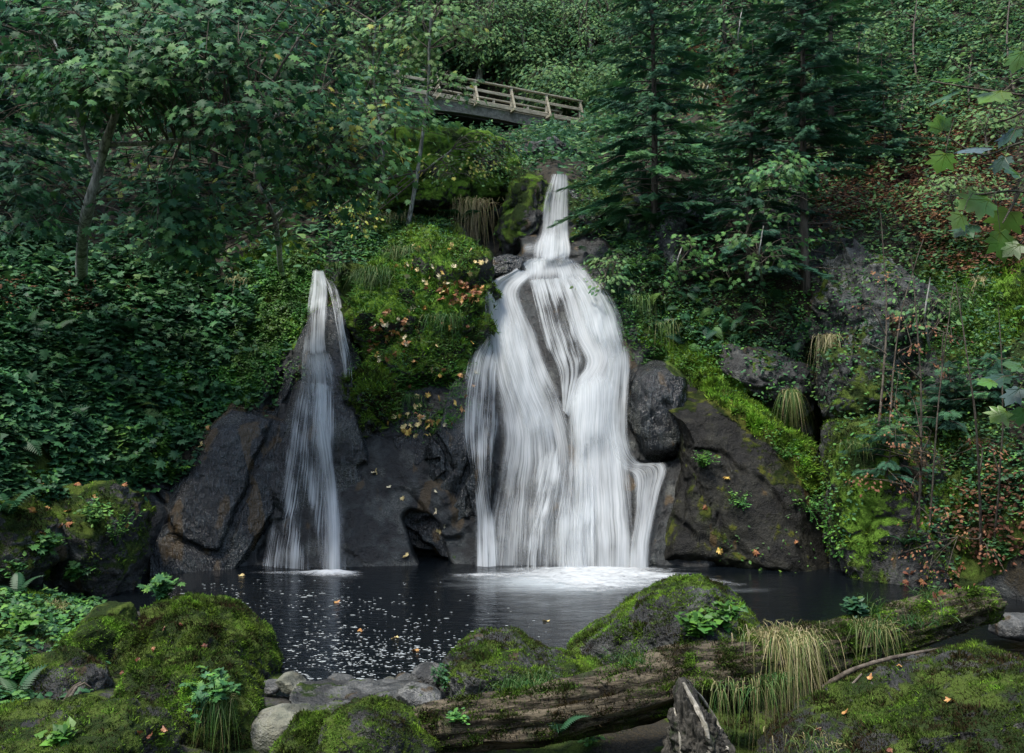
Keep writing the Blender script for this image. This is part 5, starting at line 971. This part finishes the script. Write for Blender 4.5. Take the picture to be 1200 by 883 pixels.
# ---------------------------------------------------------------- grass tufts, ferns, plants near the shore and on the rocks
gt = [(356, 318, 160, .4, .12, .45, .7, 'short green grass at the notch where the slender waterfall begins'), (392, 312, 160, .45, .12, .5, .7, 'grass hanging beside the notch at the foot of the mossy outcrop'), (520, 372, 260, .5, .2, .42, .9, 'green grass drooping in the middle of the leaf strewn outcrop'), (470, 465, 240, .45, .2, .45, .9, 'ragged grass hanging below the leaf strewn outcrop'), (1120, 360, 300, .6, .25, .38, .7, 'green grass sheet on the steep bank behind the beech saplings'), (1010, 520, 200, .4, .15, .5, .9, 'green grass over the top of the bright mossy slab'),(905, 790, 160, .3, .12, .5, .9, 'short tangled grass on the log underside by the stump'), (918, 745, 520, .62, .15, .74, 1.2, 'long pale hanging grass tuft draped over the log'), (615, 800, 480, .45, .13, .42, .5, 'thick green grass tuft growing up from the log'), (60, 712, 360, .55, .12, .66, 1.2, 'hummock of dried straw grass hanging over the left mossy rocks'),
      (255, 820, 150, .38, .08, .55, 1.1, 'wispy grass hanging down the shaggy mossy boulder'), (1020, 735, 260, .42, .10, .62, .8, 'brown grass mat trailing from the upper end of the log'), (1060, 728, 120, .3, .2, .35, .3, 'fresh green blades standing at the thin end of the log'),
      (740, 775, 120, .22, .12, .4, .3, 'low green grass beside the wedge shaped boulder'), (860, 800, 110, .4, .2, .6, 1.0, 'straggly dry grass under the middle of the log'), (980, 870, 160, .35, .25, .6, .9, 'dry blades spread over the massive shaded boulder'), (665, 720, 0, 0, 0, 0, 0, ''),
      (440, 325, 900, .8, .22, .40, .5, 'tall green grass clump at the top of the leaf strewn outcrop'), (480, 296, 500, .6, .22, .5, .6, 'olive grass clump at the back of the leaf strewn outcrop'), (830, 105, 260, 1.1, .3, .9, 1.4, 'white dry grass hanging from the terrace under the small bush'), (545, 238, 260, .9, .35, .82, 1.4, 'bleached grass fringe hanging below the overhanging boulder'), (455, 255, 260, .9, .35, .74, 1.4, 'straw coloured fringe hanging at the shaded foot of the overhanging boulder'),
      (975, 395, 200, .5, .15, .85, 1.3, 'pale grass flopping over the moss capped knob'), (925, 460, 160, .6, .06, .6, 1.2, 'rosette of long drooping leaves hanging in the dark crevice'), (750, 350, 240, .6, .22, .45, 1.1, 'green grass overhanging the rock next to the wide waterfall'), (780, 380, 200, .6, .18, .55, 1.3, 'drooping grass at the head of the vivid moss crest'), (275, 330, 220, .7, .2, .72, .9, 'straw coloured grass by the top of the bright creepers'),
      (1150, 330, 120, .6, .08, .85, .9, 'pale spiky grass on the mossy ledge by the golden bush'), (1090, 700, 60, .4, .1, .4, .4, 'thin water side grass near the bank by the log end'), (1020, 720, 50, .5, .06, .35, .2, 'lone green reedy grass behind the log'), (300, 410, 200, .5, .2, .45, .8, 'lush grass lip above the rust streaked slab')]
for i, (px, py, n_, L_, sp, tn, hg, lb) in enumerate(gt):
    if n_ == 0: continue
    h, nn = hit2(px, py)
    grass('grass_tuft', lb, h, int(n_*1.5), L_*(1.1 if hg > .9 else 1), sp, tn, 400+i, hg*.75, width=.0035*max(1, h[1]/10), updir=(0, -.45, .9) if hg > .9 else (0, -.1, 1))
fn = [(8, 605, 9, .8, 'big fern arching out beside the waterline rocks'), (120, 470, 9, .7, 'fern with pale fronds in the middle of the leafy bank'), (75, 500, 7, .6, 'fern low on the leafy bank among ivy leaves'), (150, 395, 8, .7, 'olive fern in the shade near the maple trunk'), (540, 262, 7, .8, 'fern at the mouth of the dark hollow under the boulder'), (560, 250, 5, .6, 'small fern hanging in the dark hollow'), (745, 260, 8, .9, 'fern on the rock beside the small upper fall'), (770, 265, 7, .8, 'second fern clump under the drooping spruce by the upper fall'), (655, 860, 3, .3, 'small fern sprouting below the green grass tuft'), (1060, 640, 5, .4, 'fern on the bright mossy slab'), (20, 820, 5, .4, 'fern tucked in the corner by the dark half bare rock'), (20, 700, 6, .45, 'fern on the bank above the dried grass hummock')]
for i, (px, py, n_, L_, lb) in enumerate(fn):
    h, nn = hit2(px, py); fern(lb, h, n_, L_, 430+i, tint=.55)
hb = [(190, 703, 12, .30, .10, 'MAPLE', 'ivy', .75, 'leafy herb on top of the broad dome shaped boulder', 0), (252, 815, 12, .35, .075, 'MAPLE', 'ivy', .7, 'five lobed leafy plant hanging down the front of the shaggy boulder', .8), (820, 745, 14, .22, .10, 'IVY', 'bright', .55, 'broad leaved plant between the wedge shaped boulder and the log', 0), (845, 735, 10, .25, .09, 'IVY', 'bright', .5, 'broad leaved plant touching the hanging grass tuft', 0),
      (522, 805, 6, .25, .06, 'OVATE', 'ivy', .5, 'upright small plant at the end of the flat cracked slab', 0), (30, 740, 9, .25, .11, 'IVY', 'bright', .5, 'round leaved plant under the dried grass hummock', 0), (20, 800, 8, .2, .09, 'IVY', 'bright', .4, 'round leaved seedling plant by the dark half bare rock', 0), (70, 867, 6, .06, .09, 'IVY', 'bright', .6, 'small heart leaved plant on the low wide mossy rock', 0),
      (110, 620, 14, .45, .07, 'OVATE', 'ivy', .8, 'tall narrow leaved balsam stems on the waterline rock', 0), (135, 640, 10, .5, .06, 'OVATE', 'ivy', .75, 'leafy stems leaning towards the pool from the bank', 0), (825, 548, 16, .25, .055, 'OVATE', 'bright', .55, 'cushion of small green leaves on the dark slab', .2), (865, 590, 10, .3, .05, 'OVATE', 'ivy', .8, 'trail of small leaves down the dark slab', .8), (920, 540, 10, .3, .05, 'OVATE', 'bright', .4, 'small leafy sprigs on the edge of the dark slab', .3), (945, 600, 14, .5, .05, 'OVATE', 'ivy', .8, 'leafy trail beside the dark crevice', .8), (1170, 665, 14, .4, .08, 'OVATE', 'ivy', .6, 'green bush at the waterline beyond the log end', 0),
      (200, 560, 10, .4, .06, 'OVATE', 'bright', .8, 'yellow green vine trailing over the rust streaked slab', .9), (740, 325, 14, .3, .07, 'OVATE', 'bright', .4, 'bright green plant on the ledge by the head of the wide waterfall', 0), (50, 655, 16, .35, .10, 'MAPLE', 'ivy', .7, 'dense lobed leaf plant on the bank near the big fern', 0), (90, 680, 14, .3, .10, 'MAPLE', 'ivy', .75, 'lobed leaf plant just above the dried grass hummock', 0), (20, 680, 14, .35, .09, 'OVATE', 'ivy', .7, 'dense small leaved plant at the bank edge', 0), (1000, 722, 14, .15, .09, 'OVATE', 'fern', .5, 'grey leaved plant behind the log by the water', 0), (690, 868, 5, .15, .06, 'OVATE', 'bright', .8, 'light green seedling hanging under the log', .3), (535, 840, 4, .12, .06, 'OVATE', 'ivy', .8, 'tiny plant on the face of the log near its butt', .4),
      (905, 730, 10, .35, .05, 'OVATE', 'brown', .2, 'dark red seed stalk standing in the hanging grass tuft', 0)]
TT = {'MAPLE': (MAPLE, MAPLE_F), 'OVATE': (OVATE, OVATE_F), 'IVY': (IVY, IVY_F)}
for i, (px, py, n_, hg, lf, T_, mt, tn, lb, dn_) in enumerate(hb):
    h, nn = hit2(px, py); sc = max(1, h[1]/12)
    herb(lb, h, n_*2, hg*sc, lf*min(sc, 1.3), 450+i, TT[T_], mt, tn, group='small leafy plants', down=dn_, spread=hg*.9*sc)
# ---------------------------------------------------------------- fallen leaves, each its own object
R = np.random.default_rng(9); LM = []
for k in range(6):
    bg_ = Bag(); T_, TF_ = (MAPLE_N, MAPLE_NF) if k % 2 == 0 else (MAPLE, MAPLE_F); V = T_.copy(); V[:, 1] -= .5; V[:, 2] += .15*np.sin(V[:, 0]*5+k)+.12*np.cos(V[:, 1]*4+k*2)
    bg_.add(V, TF_, k/5.); o_ = bg_.make('fallen_leaf', M['fallen']); LM.append(o_.data); bpy.data.objects.remove(o_)
zones = [((540, 345, 26, 16), 46, (0, 1, 2), 'rusty fallen maple leaf in the thick patch beside the head of the wide waterfall', 'rusty leaf patch'), ((455, 395, 30, 26), 34, (0, 1, 2, 5), 'red brown fallen leaf on the outcrop edge above the slender waterfall', 'red brown leaves'), ((500, 420, 60, 90), 60, (1, 2, 3, 4, 5), 'mixed yellow and orange fallen leaf scattered over the mossy outcrop', 'scattered outcrop leaves'),
         ((510, 310, 60, 24), 26, (3, 4, 5), 'pale fallen leaf at the top of the mossy outcrop', 'pale outcrop leaves'), ((480, 500, 40, 20), 16, (3, 4), 'yellow fallen leaf caught in the weeds under the outcrop', 'weed caught leaves'), ((470, 600, 60, 70), 9, (4, 5), 'yellow maple leaf stuck on wet grey rock between the waterfalls', 'leaves on wet rock'),
         ((200, 470, 90, 60), 14, (1, 2, 4), 'orange fallen leaf on the bank around the rust streaked slab', 'leaves by rust slab'), ((90, 590, 70, 50), 18, (1, 2), 'orange fallen leaf on the waterline mossy rocks', 'leaves on bank rocks'), ((200, 770, 90, 50), 9, (0, 1), 'tan fallen leaf lying on the big mossy boulder pair', 'leaves on boulder pair'), ((1080, 690, 60, 40), 8, (0, 1), 'rust fallen leaf by the thin end of the log', 'leaves by log end'), ((1030, 830, 110, 60), 6, (0, 1, 2), 'brown fallen leaf on the massive shaded boulder', 'leaves on shaded boulder'), ((880, 600, 70, 60), 5, (1, 3), 'orange leaf stuck on the dark slab', 'leaves on dark slab'), ((1120, 640, 60, 60), 34, (0, 1), 'copper beech leaf littering the foot of the bank', 'beech litter'), ((150, 855, 50, 15), 3, (0, 1), 'curled brown leaf on the low wide mossy rock', 'leaves on low rock')]
for (cx0, cy0, rx, ry), n_, ks, lb, gr in zones:
    for _ in range(n_):
        a, r_ = R.uniform(0, 6.28), R.random()**.5; px, py = cx0+math.cos(a)*rx*r_, cy0+math.sin(a)*ry*r_
        h, nn = hit2(px, py)
        if h is None or h[2] < .02: continue
        k = int(R.choice(ks)); o_ = obj('fallen_leaf', LM[k]); o_.location = tuple(h+nn*(.09 if 'outcrop' in lb or 'wide waterfall' in lb else .035)); tag(o_, lb, 'leaf', gr)
        d_ = unit(rnd(R, 1)); nn2 = unit(nn+.35*rnd(R, 1)[0])[None]; m_ = frames(d_, nn2)[0]; s_ = R.uniform(.08, .15)*(.5 if lb.startswith('copper') else 1 if cy0 < 700 else .45)
        o_.rotation_euler = Matrix(m_.tolist()).to_euler(); o_.scale = (s_, s_, s_)
for i, (px, py) in enumerate([(422, 740), (462, 748), (486, 763), (283, 675), (395, 706), (640, 728)]):
    Y = 3.8*F_PX/(py-CY); o_ = obj('fallen_leaf', LM[(2, 4)[i % 2]]); o_.location = tuple(P(px, py, Y)+[0, 0, .012]); o_.scale = (.1,)*3; o_.rotation_euler = (0, 0, i*1.3); tag(o_, 'single leaf floating on the dark pool', 'leaf', 'floating leaves')
# ---------------------------------------------------------------- camera, light, sky
cd = bpy.data.cameras.new('camera'); cam = bpy.data.objects.new('camera', cd); COL.objects.link(cam)
cam.location = (0, 0, CAM_H); cam.rotation_euler = (math.radians(90), 0, 0); cd.sensor_width = 36; cd.lens = 36*F_PX/1200; cd.clip_end = 400; cd.clip_start = .05
scn.camera = cam
EL, AZ = math.radians(68), math.radians(225)   # high, from behind the viewer and a little to the left
w = bpy.data.worlds.new('World'); scn.world = w; w.use_nodes = True; nt = w.node_tree
bg = nt.nodes['Background']; sk = nt.nodes.new('ShaderNodeTexSky'); sk.sky_type = 'NISHITA'; sk.sun_disc = False; sk.sun_elevation = EL; sk.sun_rotation = AZ
sk.air_density = 1.4; sk.dust_density = 2.5
nt.links.new(sk.outputs[0], bg.inputs[0]); bg.inputs[1].default_value = .15
sd = bpy.data.lights.new('sun', 'SUN'); sd.energy = 2.3; sd.angle = math.radians(12); sd.color = (1., .95, .87)
so = bpy.data.objects.new('sun', sd); COL.objects.link(so); so.location = (0, 0, 50)
dirv = Vector((math.sin(AZ)*math.cos(EL), math.cos(AZ)*math.cos(EL), math.sin(EL)))   # towards the sun
so.rotation_euler = dirv.to_track_quat('Z', 'Y').to_euler()
scn.view_settings.view_transform = 'Standard'; scn.view_settings.look = 'None'; scn.view_settings.exposure = 1.0; scn.view_settings.gamma = 1
scn.cycles.transparent_max_bounces = 24; scn.cycles.max_bounces = 6; scn.cycles.diffuse_bounces = 3; scn.cycles.glossy_bounces = 2
scn.cycles.use_denoising = True
